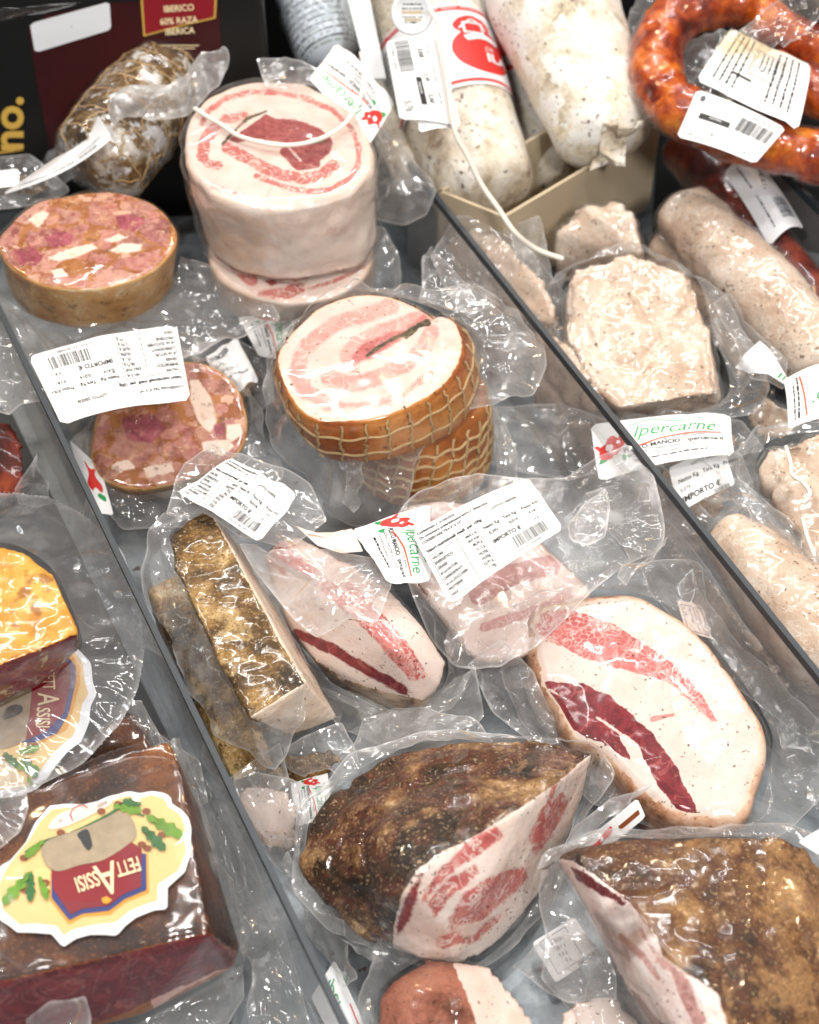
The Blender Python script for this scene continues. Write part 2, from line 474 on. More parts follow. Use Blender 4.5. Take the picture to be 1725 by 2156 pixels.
def meat(name, fat='f6dfd2', fat2='f3d2c2', lean='c9736d', lean2='b4554f', dark='7e2426', dark2='5c1519', side=None, ssc=28, marb=0.6, msc=170,
         ragged=2.2, pepper=0.0, psc=420, pcol='2a1a10', coat=0.25, fine=0.5, bumpd=0.0012, rough=0.5, sss=0.0, chunks=None, fleck=None, rimtint=None, streak=None, cells=0, soft=0.5, strands=None, crusty=0.0):
    g = G(name)
    n1 = g.noise(45, 4); n2 = g.noise(260, 3); n3 = g.noise(900, 2)
    jit = g.ma('ADD', g.ma('MULTIPLY', g.ma('SUBTRACT', g.noise(75, 5, 0.7), 0.5), 3.2 * ragged), g.ma('MULTIPLY', g.ma('SUBTRACT', n2, 0.5), ragged * .45))
    fatc = g.mix(g.step(n1, 0.35, 0.7), fat, fat2)
    if streak: fatc = g.mix(g.ma('MULTIPLY', g.step(g.noise(60, 4, 0.6, 1.2), 0.52, 0.7), 0.5), fatc, streak)
    vein = g.step(g.ma('ABSOLUTE', g.ma('SUBTRACT', g.noise(msc * 0.55, 3, 0.6, 0.9), 0.5)), 0.008, 0.045, 1, 0)
    if cells: vein = g.ma('MAXIMUM', vein, g.step(g.ma('ADD', g.voro(cells, 'DISTANCE_TO_EDGE', vec=g.warp(0.006, 200)), g.ma('MULTIPLY', g.ma('SUBTRACT', n2, 0.5), 0.12)), 0.0, 0.09, 0.9, 0))
    vein = g.ma('MULTIPLY', vein, g.ma('MULTIPLY', g.step(g.noise(38, 2), 0.28, 0.6), marb))
    leanc = g.mix(g.step(g.noise(80, 4, 0.6), 0.35, 0.65), lean, lean2)
    leanc = g.mix(vein, leanc, fatc)
    darkc = g.mix(g.step(g.noise(70, 5, 0.65, 1.0), 0.38, 0.64), dark, dark2)
    v2 = g.step(g.ma('ABSOLUTE', g.ma('SUBTRACT', g.noise(42, 3, 0.6, 1.2), 0.5)), 0.004, 0.025, 1, 0)
    darkc = g.mix(g.ma('MULTIPLY', v2, 0.35 * min(1, marb * 2)), darkc, lean)
    lm = g.step(g.ma('ADD', g.attr('lean'), jit), -soft, soft)
    dm = g.step(g.ma('ADD', g.attr('dark'), jit), -soft, soft)
    c = g.mix(dm, g.mix(lm, fatc, leanc), darkc)
    if chunks:
        for sc, cols, th in chunks:
            wv = g.warp(0.014, 90)
            cc = g.nd('SeparateColor', {'Color': g.voro(sc, 'F1', 'Color', vec=wv)}).outputs[0]
            e = g.ma('ADD', g.voro(sc, 'DISTANCE_TO_EDGE', vec=wv), g.ma('MULTIPLY', g.ma('SUBTRACT', n2, 0.5), 0.12))
            pick = g.nd('SeparateColor', {'Color': g.voro(sc, 'F1', 'Color', vec=wv)}).outputs[1]
            cm = g.mix(g.step(g.noise(150, 4, 0.65), 0.3, 0.75, 0, 0.55), g.ramp(cc, cols), 'e0b09e')
            c = g.mix(g.ma('MULTIPLY', g.step(e, 0.04, 0.11), g.step(pick, th, th + 0.02)), c, cm)
        c = g.mix(lm, c, g.mix(g.ma('MULTIPLY', n2, 0.4), 'f5ddcb', 'f0c9b8'))
        c = g.mix(dm, c, darkc)
    c = g.mix(g.step(g.ma('ADD', g.attr('herb'), jit), -0.5, 0.4), c, g.mix(g.step(n2, 0.4, 0.6), '6a5c3c', '3c3722'))
    f = g.attr('face')
    rim = g.attr('rim')
    if rimtint: c = g.mix(g.step(g.ma('ADD', rim, g.ma('MULTIPLY', g.ma('SUBTRACT', n1, 0.5), 0.12)), 0.9, 1.0, 0, 0.75), c, rimtint)
    if side:
        nn = g.ma('ADD', g.ma('ADD', g.ma('MULTIPLY', g.noise(ssc, 6, 0.65, 0.4), 0.6), g.ma('MULTIPLY', g.noise(ssc * 0.35, 2), 0.4 - 0.12 * fine)), g.ma('MULTIPLY', g.noise(ssc * 9, 3, 0.6), 0.12 * fine))
        cols = sorted((x[1] for x in side), key=lambda h: sum(lin(h)[:3]))
        side = [(p[0], q) for p, q in zip(side, cols)]
        sc_ = g.ramp(g.nd('MapRange', {'Value': nn, 'From Min': 0.37, 'From Max': 0.63}).outputs[0], side)
        if crusty:
            wv = g.nd('Mapping', {'Vector': g.co, 'Location': (3.1, 1.7, 0.4)}).outputs[0]
            sc_ = g.mix(g.ma('MULTIPLY', g.step(g.noise(ssc * 1.8, 6, 0.72, 0.0, wv), 0.54, 0.66), crusty), sc_, cols[0])
            sc_ = g.mix(g.ma('MULTIPLY', g.step(g.noise(ssc * 0.8, 4, 0.7, 0.0, wv), 0.36, 0.46, 1, 0), 0.7), sc_, cols[-2])
            sc_ = g.mix(g.ma('MULTIPLY', g.step(g.noise(520, 2, 0.6), 0.56, 0.62), crusty * 0.8), sc_, cols[0])
            sc_ = g.mix(g.ma('MULTIPLY', g.step(g.noise(430, 2, 0.6, 0.0, wv), 0.6, 0.66), crusty * 0.7), sc_, cols[-1])
        c = g.mix(g.step(g.ma('ADD', f, g.ma('MULTIPLY', g.ma('SUBTRACT', g.noise(140, 4, 0.65), 0.5), 0.9)), 0.4, 0.6), sc_, c)
    if fleck:
        for sc, th, colr, amt in fleck:
            c = g.mix(g.ma('MULTIPLY', g.step(g.noise(sc, 3, 0.6), th, th + 0.06), amt), c, colr)
    if strands:
        sm = g.step(g.ma('ABSOLUTE', g.ma('SUBTRACT', g.noise(48, 3, 0.6, 2.2), 0.5)), 0.004, 0.03, 0.75, 0)
        c = g.mix(g.ma('MULTIPLY', sm, g.step(g.noise(20, 2), 0.42, 0.55)), c, strands)
    if pepper:
        pm = g.ma('ADD', g.noise(psc, 2, 0.6), g.ma('MULTIPLY', g.ma('SUBTRACT', g.noise(34, 3), 0.5), 0.3))
        c = g.mix(g.step(pm, 0.71 - 0.13 * pepper, 0.735 - 0.13 * pepper, 0, 0.92), c, g.mix(n3, pcol, '6b4a2c'))
    h = g.ma('ADD', g.ma('ADD', g.ma('MULTIPLY', g.noise(150, 4, 0.6), 1.0), g.ma('MULTIPLY', n3, 0.25)), g.ma('MULTIPLY', lm, -0.15))
    g.princ(c, rough, Normal=g.bump(h, bumpd, 0.6), Coat_Weight=coat, Coat_Roughness=0.07, Coat_Normal=wet(g),
            Subsurface_Weight=sss, Subsurface_Radius=(0.006, 0.0025, 0.0015), Subsurface_Scale=0.5, Specular_IOR_Level=0.25)
    M[name] = g.m
    return g.m

DARKCRUST = [(0.0, '1a120c'), (0.25, '3a2616'), (0.45, '6a4a2a'), (0.62, '4d3a2a'), (0.78, '9a7348'), (1.0, 'cfae86')]
TANCRUST = [(0.0, '20150c'), (0.2, '4a2f18'), (0.42, '8f6738'), (0.6, '6d4b2c'), (0.78, 'b98a50'), (1.0, 'e0c193')]
meat('pancetta_meat', soft=.8, fleck=[(60, .63, 'e2a9a0', .35)], fat='e8d5cb', fat2='e5c7ba', lean='cc7d74', lean2='bd655d', dark='8a3436', dark2='a85450', side=[(0, 'e0ad84'), (0.2, 'eccab0'), (0.4, 'f0d6c4'), (0.65, 'f4e2d6'), (1, 'f7e9df')], ssc=16, fine=0.2, marb=0.9, ragged=1.6, rimtint='f7dccb')
meat('smoked_roll_meat', soft=1.7, fat='e6d2c8', fat2='e2c2b6', lean='e0a79d', lean2='d8968d', dark='c4716d', dark2='b05555', side=[(0, '7a3c16'), (0.35, 'a85a22'), (0.65, 'c87d36'), (1, 'd99a55')], ssc=20, fine=0.3, marb=0.75, msc=120, pepper=0.28, psc=260, ragged=2.0, rimtint='f6d9b8')
meat('netted_roll_meat', fat='a85c24', fat2='8a4518', side=[(0, '74380f'), (0.4, 'a55c1c'), (0.7, 'c17a34'), (1, 'd29345')], ssc=24, fine=0.3, pepper=0.15, psc=260)
meat('head_cheese', fat='955226', fat2='b87a44', side=[(0, '9a6238'), (0.2, 'bf8248'), (0.4, 'd09a5a'), (0.6, 'dba868'), (0.75, 'e0b47a'), (0.88, 'e6c08c'), (1, 'efd6b0')], ssc=42, fine=0.5, lean='f5e2d4', dark='b4606a', dark2='8a3c48', pepper=0.25, psc=380, ragged=2.2, marb=0.0, fleck=[(120, .60, 'dcae84', .45), (70, .59, '74402a', .55), (200, .64, 'f3ddc4', .5)],
     soft=.9, chunks=[(34, [(0, 'a55c54'), (0.3, 'b9736a'), (0.45, '8c4046'), (0.6, '9c5040'), (0.75, 'c99280'), (0.9, '843c30'), (1, 'ad655a')], 0.3), (95, [(0, 'dcae94'), (0.3, '9c5230'), (0.6, 'c07a6a'), (1, '843c34')], 0.6)], coat=0.3)
meat('guanciale_meat', cells=200, fat='ead8ce', fat2='e8cdc1', lean='d17a74', lean2='c4605e', dark='8a2630', dark2='68151f', soft=.9, side=[(0, '2c2018'), (0.3, '6e5040'), (0.55, 'c4a386'), (0.8, 'e6c9ae'), (1, 'f0dccb')], ssc=40, fine=0.7, pepper=0.36, psc=330, marb=0.9, msc=150, rimtint='f3d9bf')
meat('half_moon_meat', cells=210, fat='e8d6cd', fat2='e6cabf', lean='cf7470', lean2='c25a58', dark='8a2830', dark2='66141f', soft=.4, side=[(0, '4a3426'), (0.3, 'b07a58'), (0.55, 'd9ab8c'), (0.8, 'ebcbb2'), (1, 'f0dccb')], ssc=26, fine=0.7, pepper=0.34, psc=330, marb=0.9, msc=150, rimtint='f3d9bf')
meat('crusted_guanciale_meat', crusty=.7, fat='f2e2d8', fat2='eed2c4', lean='cf7d76', lean2='bf5c59', dark='8e2a33', dark2='6e1c26', soft=1.2, side=[(0.0, '120d0a'), (0.24, '2c1e15'), (0.4, '4d3523'), (0.52, '5a2c22'), (0.64, '775437'), (0.76, '8d6843'), (0.88, 'b48b5e'), (1.0, 'dcbd92')], ssc=24, fine=1.0, pepper=0.42, psc=330, marb=0.8, msc=150, ragged=2.6, bumpd=0.002, rimtint='ecc9a0')
meat('brown_guanciale_meat', crusty=.55, fleck=[(13, .56, '5a3226', .55), (22, .6, '8a6a50', .5)], fat='f8ebe4', fat2='eccfc6', lean='b98079', lean2='d8a8a0', dark='5e2226', dark2='7a3034', side=[(0.0, '1c120b'), (0.2, '46301c'), (0.36, '5c3420'), (0.48, '6a4526'), (0.6, '7a532e'), (0.74, '90673a'), (0.88, 'ad8150'), (1.0, 'dcbb8c')], ssc=26, fine=1.0, pepper=0.25, psc=360, marb=0.4, ragged=2.4, bumpd=0.002, rimtint='e3c29a')
meat('speck_meat', crusty=.6, fat='f8e6d4', fat2='f1d3b6', lean='e9b48c', dark='7e2426', side=[(0.0, '1a1208'), (0.22, '3e2b12'), (0.38, '5e4420'), (0.5, '77562a'), (0.64, '94703a'), (0.78, 'b08c54'), (0.9, 'd9b77e'), (1.0, 'efd9b4')], ssc=24, fine=1.0, pepper=0.35, psc=240, bumpd=0.0025, coat=0.3, rimtint='eabf84')
meat('salmon_guanciale_meat', crusty=.25, fat='f5e3d6', lean='b98079', side=[(0, '4a2a20'), (0.2, '8a5240'), (0.4, 'b06e58'), (0.6, 'c28268'), (0.8, 'cf967c'), (1, 'dfb8a0')], ssc=18, fine=0.6, pepper=0.4, psc=300, rimtint='e3c29a')
meat('hazy_guanciale_meat', fat='f6e3dc', fat2='eed2ca', lean='d59a98', lean2='c98786', dark='93343c', dark2='7a2530', side=[(0, 'a98578'), (0.5, 'e8cdc0'), (1, 'f2ddd2')], ssc=30, pepper=0.12, marb=0.5)
meat('roast_pork', fat='e0c8b4', fat2='d6b8a0', side=[(0, 'b4937c'), (0.2, 'cbad95'), (0.45, 'd9c0aa'), (0.7, 'e2cdb9'), (1, 'eadbcb')], ssc=24, fine=0.6, pepper=0.42, psc=300, pcol='3a3024', coat=0.3, bumpd=0.0025, fleck=[(30, 0.57, 'c4a08a', 0.4), (65, 0.6, 'd0ae98', 0.4)], strands='f4ece2')
meat('salami_casing', fat='e0cfae', side=[(0, 'a3927c'), (0.15, 'c2b29c'), (0.3, 'd4c7b2'), (0.45, 'ddd2c0'), (0.6, 'e6ded0'), (0.8, 'ece6dc'), (1, 'f4efe6')], ssc=34, fine=0.9, pepper=0.42, psc=210, pcol='4a4148', coat=0.0, rough=0.85, bumpd=0.003, fleck=[(95, 0.61, '8d8074', 0.6), (40, 0.55, 'f1ebe2', 0.85)])
meat('white_salami_casing', fat='e6dcc8', side=[(0, 'b3a48e'), (0.15, 'd3c5ac'), (0.3, 'e4d8c4'), (0.5, 'ece4d6'), (0.7, 'f2ede4'), (1, 'f8f4ee')], ssc=30, fine=0.9, pepper=0.36, psc=210, pcol='59505a', coat=0.0, rough=0.85, bumpd=0.003, fleck=[(80, 0.62, '9d9288', 0.5), (40, 0.5, 'f5f2ec', 0.9)])
meat('chorizo_meat', fat='a8401a', side=[(0, '4a120c'), (0.22, '7c2812'), (0.4, 'a03c12'), (0.55, 'b85014'), (0.75, 'd66e18'), (1, 'ec9a34')], ssc=50, fine=0.6, coat=0.3, rough=0.3, bumpd=0.002)
meat('dark_sausage', fat='5a1c14', side=[(0, '220a08'), (0.4, '511910'), (0.7, '7a2a18'), (1, '94441f')], ssc=40, fine=0.5, coat=0.3)
meat('foil_netted_ham', fleck=[(34, .56, 'd6d8da', .8), (110, .6, 'f0f1f2', .7), (26, .6, '4a3010', .6)], fat='9c8a70', side=[(0, '22170d'), (0.25, '4d3820'), (0.42, '8a7a62'), (0.55, 'bdb9b2'), (0.68, 'dcdad6'), (0.82, '6e5128'), (1, 'c9c0b0')], ssc=40, fine=0.8, coat=0.3, rough=0.25, bumpd=0.004)
meat('ham_meat', crusty=.5, fat='8a5026', fat2='a8672f', lean='c88a80', lean2='e2b6ac', dark='561019', dark2='7a2029', side=[(0, '0f0805'), (0.25, '2a140a'), (0.45, '44210f'), (0.6, '5c3216'), (0.78, '7c471c'), (1, 'ae7032')], ssc=16, fine=0.3, coat=0.3, rough=0.3, marb=0.3)
meat('yellow_rind', fat='e0a040', fat2='d58a2c', dark='6a2024', dark2='84303a', side=[(0, '7a4a1c'), (0.25, 'cf8a2c'), (0.55, 'e6a848'), (0.8, 'eab95c'), (1, 'f0cf94')], ssc=30, fine=0.4, coat=0.3, rough=0.25, pepper=0.1, marb=0.3, fleck=[(24, .57, '8a4a14', .75), (50, .62, 'efdcae', .6), (18, .62, '4a2a12', .7)])

def film_mat(name, haze=0.07, tint=(0.985, 0.98, 0.975), rough=0.07, gloss=1.0, emboss=False, bumps=1.0, crease=0.28):
    g = G(name)
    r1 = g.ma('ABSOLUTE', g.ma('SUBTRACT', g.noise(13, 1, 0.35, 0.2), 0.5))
    h = g.noise(16, 1, 0.35, 0.3)
    nb = g.bump(h, 0.02, 0.5 * bumps)
    if emboss:
        w1 = g.nd('TexWave', {'Vector': g.co, 'Scale': 260.0}, wave_type='BANDS', bands_direction='DIAGONAL').outputs['Fac']
        nb = g.bump(w1, 0.0006, 0.25, nb)
    fr = g.ma('POWER', g.nd('LayerWeight', {'Blend': 0.5, 'Normal': nb}).outputs['Facing'], 3.0)
    fr = g.ma('ADD', g.ma('MULTIPLY', fr, 0.5), 0.06)
    e = g.attr('edge')
    hz = g.ma('ADD', g.ma('ADD', e, haze), g.ma('MULTIPLY', g.step(g.noise(30, 3), 0.45, 0.75), haze * 1.2))
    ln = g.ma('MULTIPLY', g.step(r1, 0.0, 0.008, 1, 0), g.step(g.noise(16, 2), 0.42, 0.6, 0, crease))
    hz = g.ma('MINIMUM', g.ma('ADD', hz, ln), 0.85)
    tr = g.nd('BsdfTransparent', {'Color': tint})
    dc = g.mix(g.ma('MULTIPLY', g.step(ln, 0.03, 0.12), g.step(g.noise(9, 2), 0.5, 0.6)), (0.92, 0.91, 0.90), (0.75, 0.42, 0.13))  # amber highlights painted into the diffuse colour along crease lines
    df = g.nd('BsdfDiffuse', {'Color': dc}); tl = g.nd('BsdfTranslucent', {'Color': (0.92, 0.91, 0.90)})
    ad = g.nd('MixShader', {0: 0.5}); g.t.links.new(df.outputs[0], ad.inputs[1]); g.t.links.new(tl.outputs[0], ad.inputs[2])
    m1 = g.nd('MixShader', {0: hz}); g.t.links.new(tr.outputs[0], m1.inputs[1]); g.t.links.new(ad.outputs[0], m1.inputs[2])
    gl = g.nd('BsdfAnisotropic', {'Color': (1, 1, 1), 'Roughness': rough, 'Normal': nb})
    m2 = g.nd('MixShader', {0: g.ma('MULTIPLY', fr, gloss)}); g.t.links.new(m1.outputs[0], m2.inputs[1]); g.t.links.new(gl.outputs[0], m2.inputs[2])
    g.t.links.new(m2.outputs[0], g.out.inputs[0])
    M[name] = g.m
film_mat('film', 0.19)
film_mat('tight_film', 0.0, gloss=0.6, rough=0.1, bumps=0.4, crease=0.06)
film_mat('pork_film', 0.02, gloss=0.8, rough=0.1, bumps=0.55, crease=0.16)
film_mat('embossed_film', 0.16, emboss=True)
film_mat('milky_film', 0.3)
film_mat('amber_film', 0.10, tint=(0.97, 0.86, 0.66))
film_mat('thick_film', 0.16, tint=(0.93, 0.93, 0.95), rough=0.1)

def plain(name, color, rough=0.5, var=0.0, sc=60, metal=0.0, **k):
    g = G(name)
    c = lin(color)
    if var: c = g.mix(g.ma('MULTIPLY', g.step(g.noise(sc, 4), 0.3, 0.75), var), c, tuple(x * 0.45 for x in c[:3]))
    g.princ(c, rough, Metallic=metal, **k)
    M[name] = g.m
plain('paper', 'f4f4f4', 0.38, Specular_IOR_Level=0.4)
plain('pink_paper', 'f2dcd0', 0.4)
plain('ink', '0a090a', 0.5)
plain('grey_ink', '55555a', 0.5)
plain('pale_ink', '8f9a92', 0.5)
plain('green_ink', '1f9a50', 0.5)
plain('red_ink', 'd8322c', 0.5)
plain('orange_ink', 'e2582c', 0.5)
plain('gold', 'c9a24a', 0.35)
plain('cream', 'ecc987', 0.28, var=0.12, sc=20)
plain('shield_red', '8a1a24', 0.28, var=0.25, sc=30)
plain('shield_blue', '2a3a7a', 0.28)
plain('shield_orange', 'e09a2c', 0.28)
plain('lettering', 'f2dcb0', 0.3)
plain('stone', 'a8957a', 0.35, var=0.45, sc=80)
plain('window_dark', '2a2a2e', 0.35)
plain('leaf_green', '6a9a24', 0.3, var=0.5, sc=120)
plain('deep_leaf', '2f6a30', 0.3, var=0.4, sc=120)
plain('acorn', '8a4a24', 0.3, var=0.4, sc=200)
plain('cotton', 'f3ece0', 0.8)
plain('twine', 'c3a070', 0.85, var=0.4, sc=300)
plain('net_twine', 'cfae7c', 0.8, var=0.3, sc=300)
plain('white_plastic', 'eef1f3', 0.25)
plain('black_board', '0b0b0c', 0.35)
plain('maroon', '3a0a0c', 0.3, var=0.5, sc=30)
plain('silver_sticker', 'dcdee2', 0.35)
plain('card', 'c9b79a', 0.75, var=0.15, sc=25)
plain('edge_strip', '343a40', 0.45, var=0.3, sc=200)
plain('dark_wall', '0e0f11', 0.5)
plain('bluish_paper', 'd5dde6', 0.4)

def floor_mat():
    g = G('steel')
    c = g.mix(g.step(g.noise(9, 5, 0.7, 1.0), 0.35, 0.65), '9aa0a4', '6d7378')
    c = g.mix(g.step(g.noise(300, 2), 0.70, 0.74, 0, 0.9), c, '2c2018')
    c = g.mix(g.step(g.ma('ADD', g.noise(110, 3), g.ma('MULTIPLY', g.noise(14, 2), 0.25)), 0.80, 0.84, 0, 0.8), c, '4a2c14')
    g.princ(c, 0.38, Metallic=0.35, Normal=g.bump(g.noise(60, 3), 0.001, 0.2))
    M['steel'] = g.m
floor_mat()
def acrylic():
    g = G('acrylic')
    fr = g.ma('ADD', g.ma('MULTIPLY', g.ma('POWER', g.nd('LayerWeight', {'Blend': 0.5}).outputs['Facing'], 4.0), 0.5), 0.03)
    tr = g.nd('BsdfTransparent', {'Color': (0.9, 0.905, 0.91)})
    df = g.nd('BsdfDiffuse', {'Color': (0.62, 0.6, 0.6)})
    gl = g.nd('BsdfAnisotropic', {'Roughness': 0.08})
    m1 = g.nd('MixShader', {0: g.step(g.noise(20, 4), 0.2, 0.9, 0.12, 0.26)}); g.t.links.new(tr.outputs[0], m1.inputs[1]); g.t.links.new(df.outputs[0], m1.inputs[2])
    m2 = g.nd('MixShader', {0: fr}); g.t.links.new(m1.outputs[0], m2.inputs[1]); g.t.links.new(gl.outputs[0], m2.inputs[2])
    g.t.links.new(m2.outputs[0], g.out.inputs[0])
    M['acrylic'] = g.m
acrylic()

# ------------------------------------------------------------------ labels and writing
def text_mesh(s, size, align='LEFT', bold=0.0, shear=0.0, wide=1.0):
    cu = bpy.data.curves.new('t', 'FONT')
    cu.body = s; cu.size = size; cu.align_x = align; cu.resolution_u = 3
    cu.offset = bold * size; cu.shear = shear
    o = bpy.data.objects.new('t', cu); COL.objects.link(o)
    ev = o.evaluated_get(bpy.context.evaluated_depsgraph_get())
    me = ev.to_mesh()
    V = np.array([v.co[:2] for v in me.vertices]).reshape(-1, 2); F = [tuple(p.vertices) for p in me.polygons]
    ev.to_mesh_clear(); bpy.data.objects.remove(o); bpy.data.curves.remove(cu)
    if len(V): V[:, 0] *= wide
    return V, F
class Sticker:
    """a printed label: own flat coordinates u 0..w, v 0..h (v up) carried onto a bent sheet in space"""
    def __init__(s, parent, corners, w, h, bend=0.0, curl=0.0, wave=0.0, seed=1, name='label_sticker', mat='paper', outline=None, label=None, rc=3.0):
        s.c = A(corners)                          # TL, TR, BR, BL of the writing
        s.w, s.h, s.bend, s.curl, s.wave, s.seed = w, h, bend, curl, wave, seed
        s.n = np.cross(s.c[1] - s.c[3], s.c[0] - s.c[2]); s.n /= np.linalg.norm(s.n)
        if s.n @ (CAM - s.c.mean(0)) < 0: s.n = -s.n
        s.parent = parent
        if outline is None:
            outline = []
            for cx, cy, a0 in ((w - rc, h - rc, 0), (rc, h - rc, 90), (rc, rc, 180), (w - rc, rc, 270)):
                outline += [(cx + rc * math.cos(math.radians(a0 + k)), cy + rc * math.sin(math.radians(a0 + k))) for k in (0, 30, 60, 90)]
        s.o = s.poly(name, outline, mat, 0, parent, 14, label=label)
    def at(s, uv, off=0.0):
        uv = np.asarray(uv, float)
        a = (uv[:, 0] / s.w)[:, None]; b = (uv[:, 1] / s.h)[:, None]
        p = s.c[3] * (1 - a) * (1 - b) + s.c[2] * a * (1 - b) + s.c[1] * a * b + s.c[0] * (1 - a) * b
        q = p.copy()
        z = s.bend * np.sin(np.clip(a, 0, 1) * math.pi) + s.curl * np.sin(np.clip(b, 0, 1) * math.pi)
        if s.wave: z = z + (crumple(uv / s.w, 3.0, s.seed) * 2 * s.wave)[:, None]
        return q + s.n * (z + off)
    def poly(s, name, pts, mat, layer, parent=None, rings=8, closed_n=None, label=None):
        r = resample(np.asarray(pts, float), closed_n or max(48, len(pts) * 3), True, False)
        c = r.mean(0); k = np.linspace(0.02, 1, rings)
        uv = (c + (r - c)[None] * k[:, None, None]).reshape(-1, 2)
        return mk(name, s.at(uv, 0.00035 * layer), grid_faces(rings, len(r)).tolist(), M[mat], None, None, False, label) if parent is None else s._par(name, uv, rings, len(r), mat, layer, parent, label)
    def _par(s, name, uv, rings, n, mat, layer, parent, label):
        o = mk(name, s.at(uv, 0.00035 * layer), grid_faces(rings, n).tolist(), M[mat], s.parent, None, True, label)
        if parent is not s.parent: o.parent = parent; o.matrix_parent_inverse.identity()
        return o
    def printing(s, items, mat='ink', name='printing', layer=1):
        VV, FF, b = [], [], 0
        for it in items:
            if it[0] == 't':                      # ('t', u, v, size, text, opts)
                op = it[5] if len(it) > 5 else {}
                rot = op.get('rot', 0)
                V, F = text_mesh(it[4], it[3], op.get('al', 'LEFT'), op.get('b', 0.0), op.get('sh', 0.0), op.get('w', 0.92))
                if not len(V): continue
                if rot:
                    c, n = math.cos(math.radians(rot)), math.sin(math.radians(rot))
                    V = V @ np.array([[c, n], [-n, c]])
                V = V + np.array([it[1], it[2]])
            elif it[0] == 'r':                    # ('r', u0, v0, u1, v1)
                ku = int(np.clip(abs(it[3] - it[1]) / 2, 2, 60)); kv = int(np.clip(abs(it[4] - it[2]) / 3, 2, 24))
                us = np.linspace(it[1], it[3], ku); vs = np.linspace(it[2], it[4], kv)
                V = np.array([(u, v) for v in vs for u in us]); F = grid_faces(kv, ku, False).tolist()
            elif it[0] == 'l':                    # ('l', pts, width)
                p = resample(np.asarray(it[1], float), 40, False)
                d = np.gradient(p, axis=0); d /= np.maximum(np.linalg.norm(d, axis=1), 1e-9)[:, None]
                nn = np.c_[-d[:, 1], d[:, 0]] * it[2] / 2
                V = np.vstack([p - nn, p + nn]); F = grid_faces(2, 40, False).tolist()
            elif it[0] == 'p':                    # ('p', pts) small filled shape
                r = resample(np.asarray(it[1], float), 40, True, it[2] if len(it) > 2 else False); c = r.mean(0)
                V = np.vstack([c + (r - c) * k for k in np.linspace(.03, 1, 10)]); F = grid_faces(10, 40).tolist()
            VV.append(V); FF += [tuple(i + b for i in f) for f in F]; b += len(V)
        o = mk(name, s.at(np.vstack(VV), 0.00035 * layer), FF, M[mat], s.parent, None, False)
        o.parent = s.o
        return o
def frame(u0, v0, u1, v1, t=0.35):
    return [('r', u0, v0, u1, v0 + t), ('r', u0, v1 - t, u1, v1), ('r', u0, v0, u0 + t, v1), ('r', u1 - t, v0, u1, v1)]
def bars(u0, v0, u1, v1, seed):
    R = random.Random(seed); out = []; u = u0
    while u < u1 - 0.5:
        w = R.choice((0.28, 0.28, 0.55, 0.8)); out.append(('r', u, v0, min(u + w, u1), v1)); u += w + R.choice((0.3, 0.35, 0.6, 0.85))
    return out
def lines(u0, v, u1, size, seed):                 # small print too blurred to read
    R = random.Random(seed); out = []; u = u0
    while u < u1:
        w = min(R.uniform(1.2, 4.5) * size / 2, u1 - u)
        out.append(('r', u, v, u + w, v + size * R.uniform(0.45, 0.62))); u += w + size * R.uniform(.3, .5)
    return out
def scale_label(parent, corners, kj, kcal, rows, lot, net, code, heads, seed, **k):
    s = Sticker(parent, corners, 100, 60, seed=seed, **k)
    B = {'b': 0.03}
    it = []
    for i, h in enumerate(heads): it.append(('t', 3, 55.5 - 3.9 * i, 3.0, h, B))
    it += [('t', 3, 40.6, 3.7, 'Valori nutrizionali medi  per 100g', {'b': 0.04}), ('t', 60, 45, 3.5, 'LOTTO: ' + lot, B)]
    it += frame(3, 3, 43, 38) + [('r', 26, 3, 26.35, 38)]
    names = ['VALORE', 'ENERGETICO', 'GRASSI', 'di cui SATURI', 'CARBOIDRATI', 'di cui ZUCCHERI', 'PROTEINE', 'SALE']
    vals = [kj, kcal] + rows
    for i, (a, v) in enumerate(zip(names, vals)):
        y = 34.2 - i * 4.25
        it += [('t', 4, y, 3.1, a, {'w': 0.82, 'b': 0.035}), ('t', 41.5, y, 3.1, v, {'al': 'RIGHT', 'w': 0.85, 'b': 0.035})]
        if i: it.append(('r', 3, y + 3.2, 43, y + 3.45)) if i != 1 else None
    it += [('t', 47, 33, 3.8, 'Netto Kg', B), ('t', 64, 33, 3.8, 'Tara Kg', B), ('t', 80, 33, 3.8, 'Prezzo €/Kg', {'b': 0.02, 'w': 0.85}),
           ('t', 49, 27, 3.8, net, B), ('t', 66, 27, 3.8, '0,014', B)]
    it += [('t', 48, 19, 5.0, 'IMPORTO €', {'b': 0.03})]
    it += bars(62, 6.2, 90, 16.5, seed) + [('t', 58, 2.4, 3.6, code, {'w': 0.95})]
    s.printing(it)
    s.printing([('r', 84, 27.2, 85.2, 29.4), ('r', 86.4, 27.2, 87.2, 29.4), ('r', 88, 27.2, 89.6, 29.4), ('r', 90.6, 27.2, 91.2, 29.4), ('r', 85, 20, 86, 22.2), ('r', 87.4, 20, 88.6, 22.2)], 'grey_ink', 'worn_print')
    return s
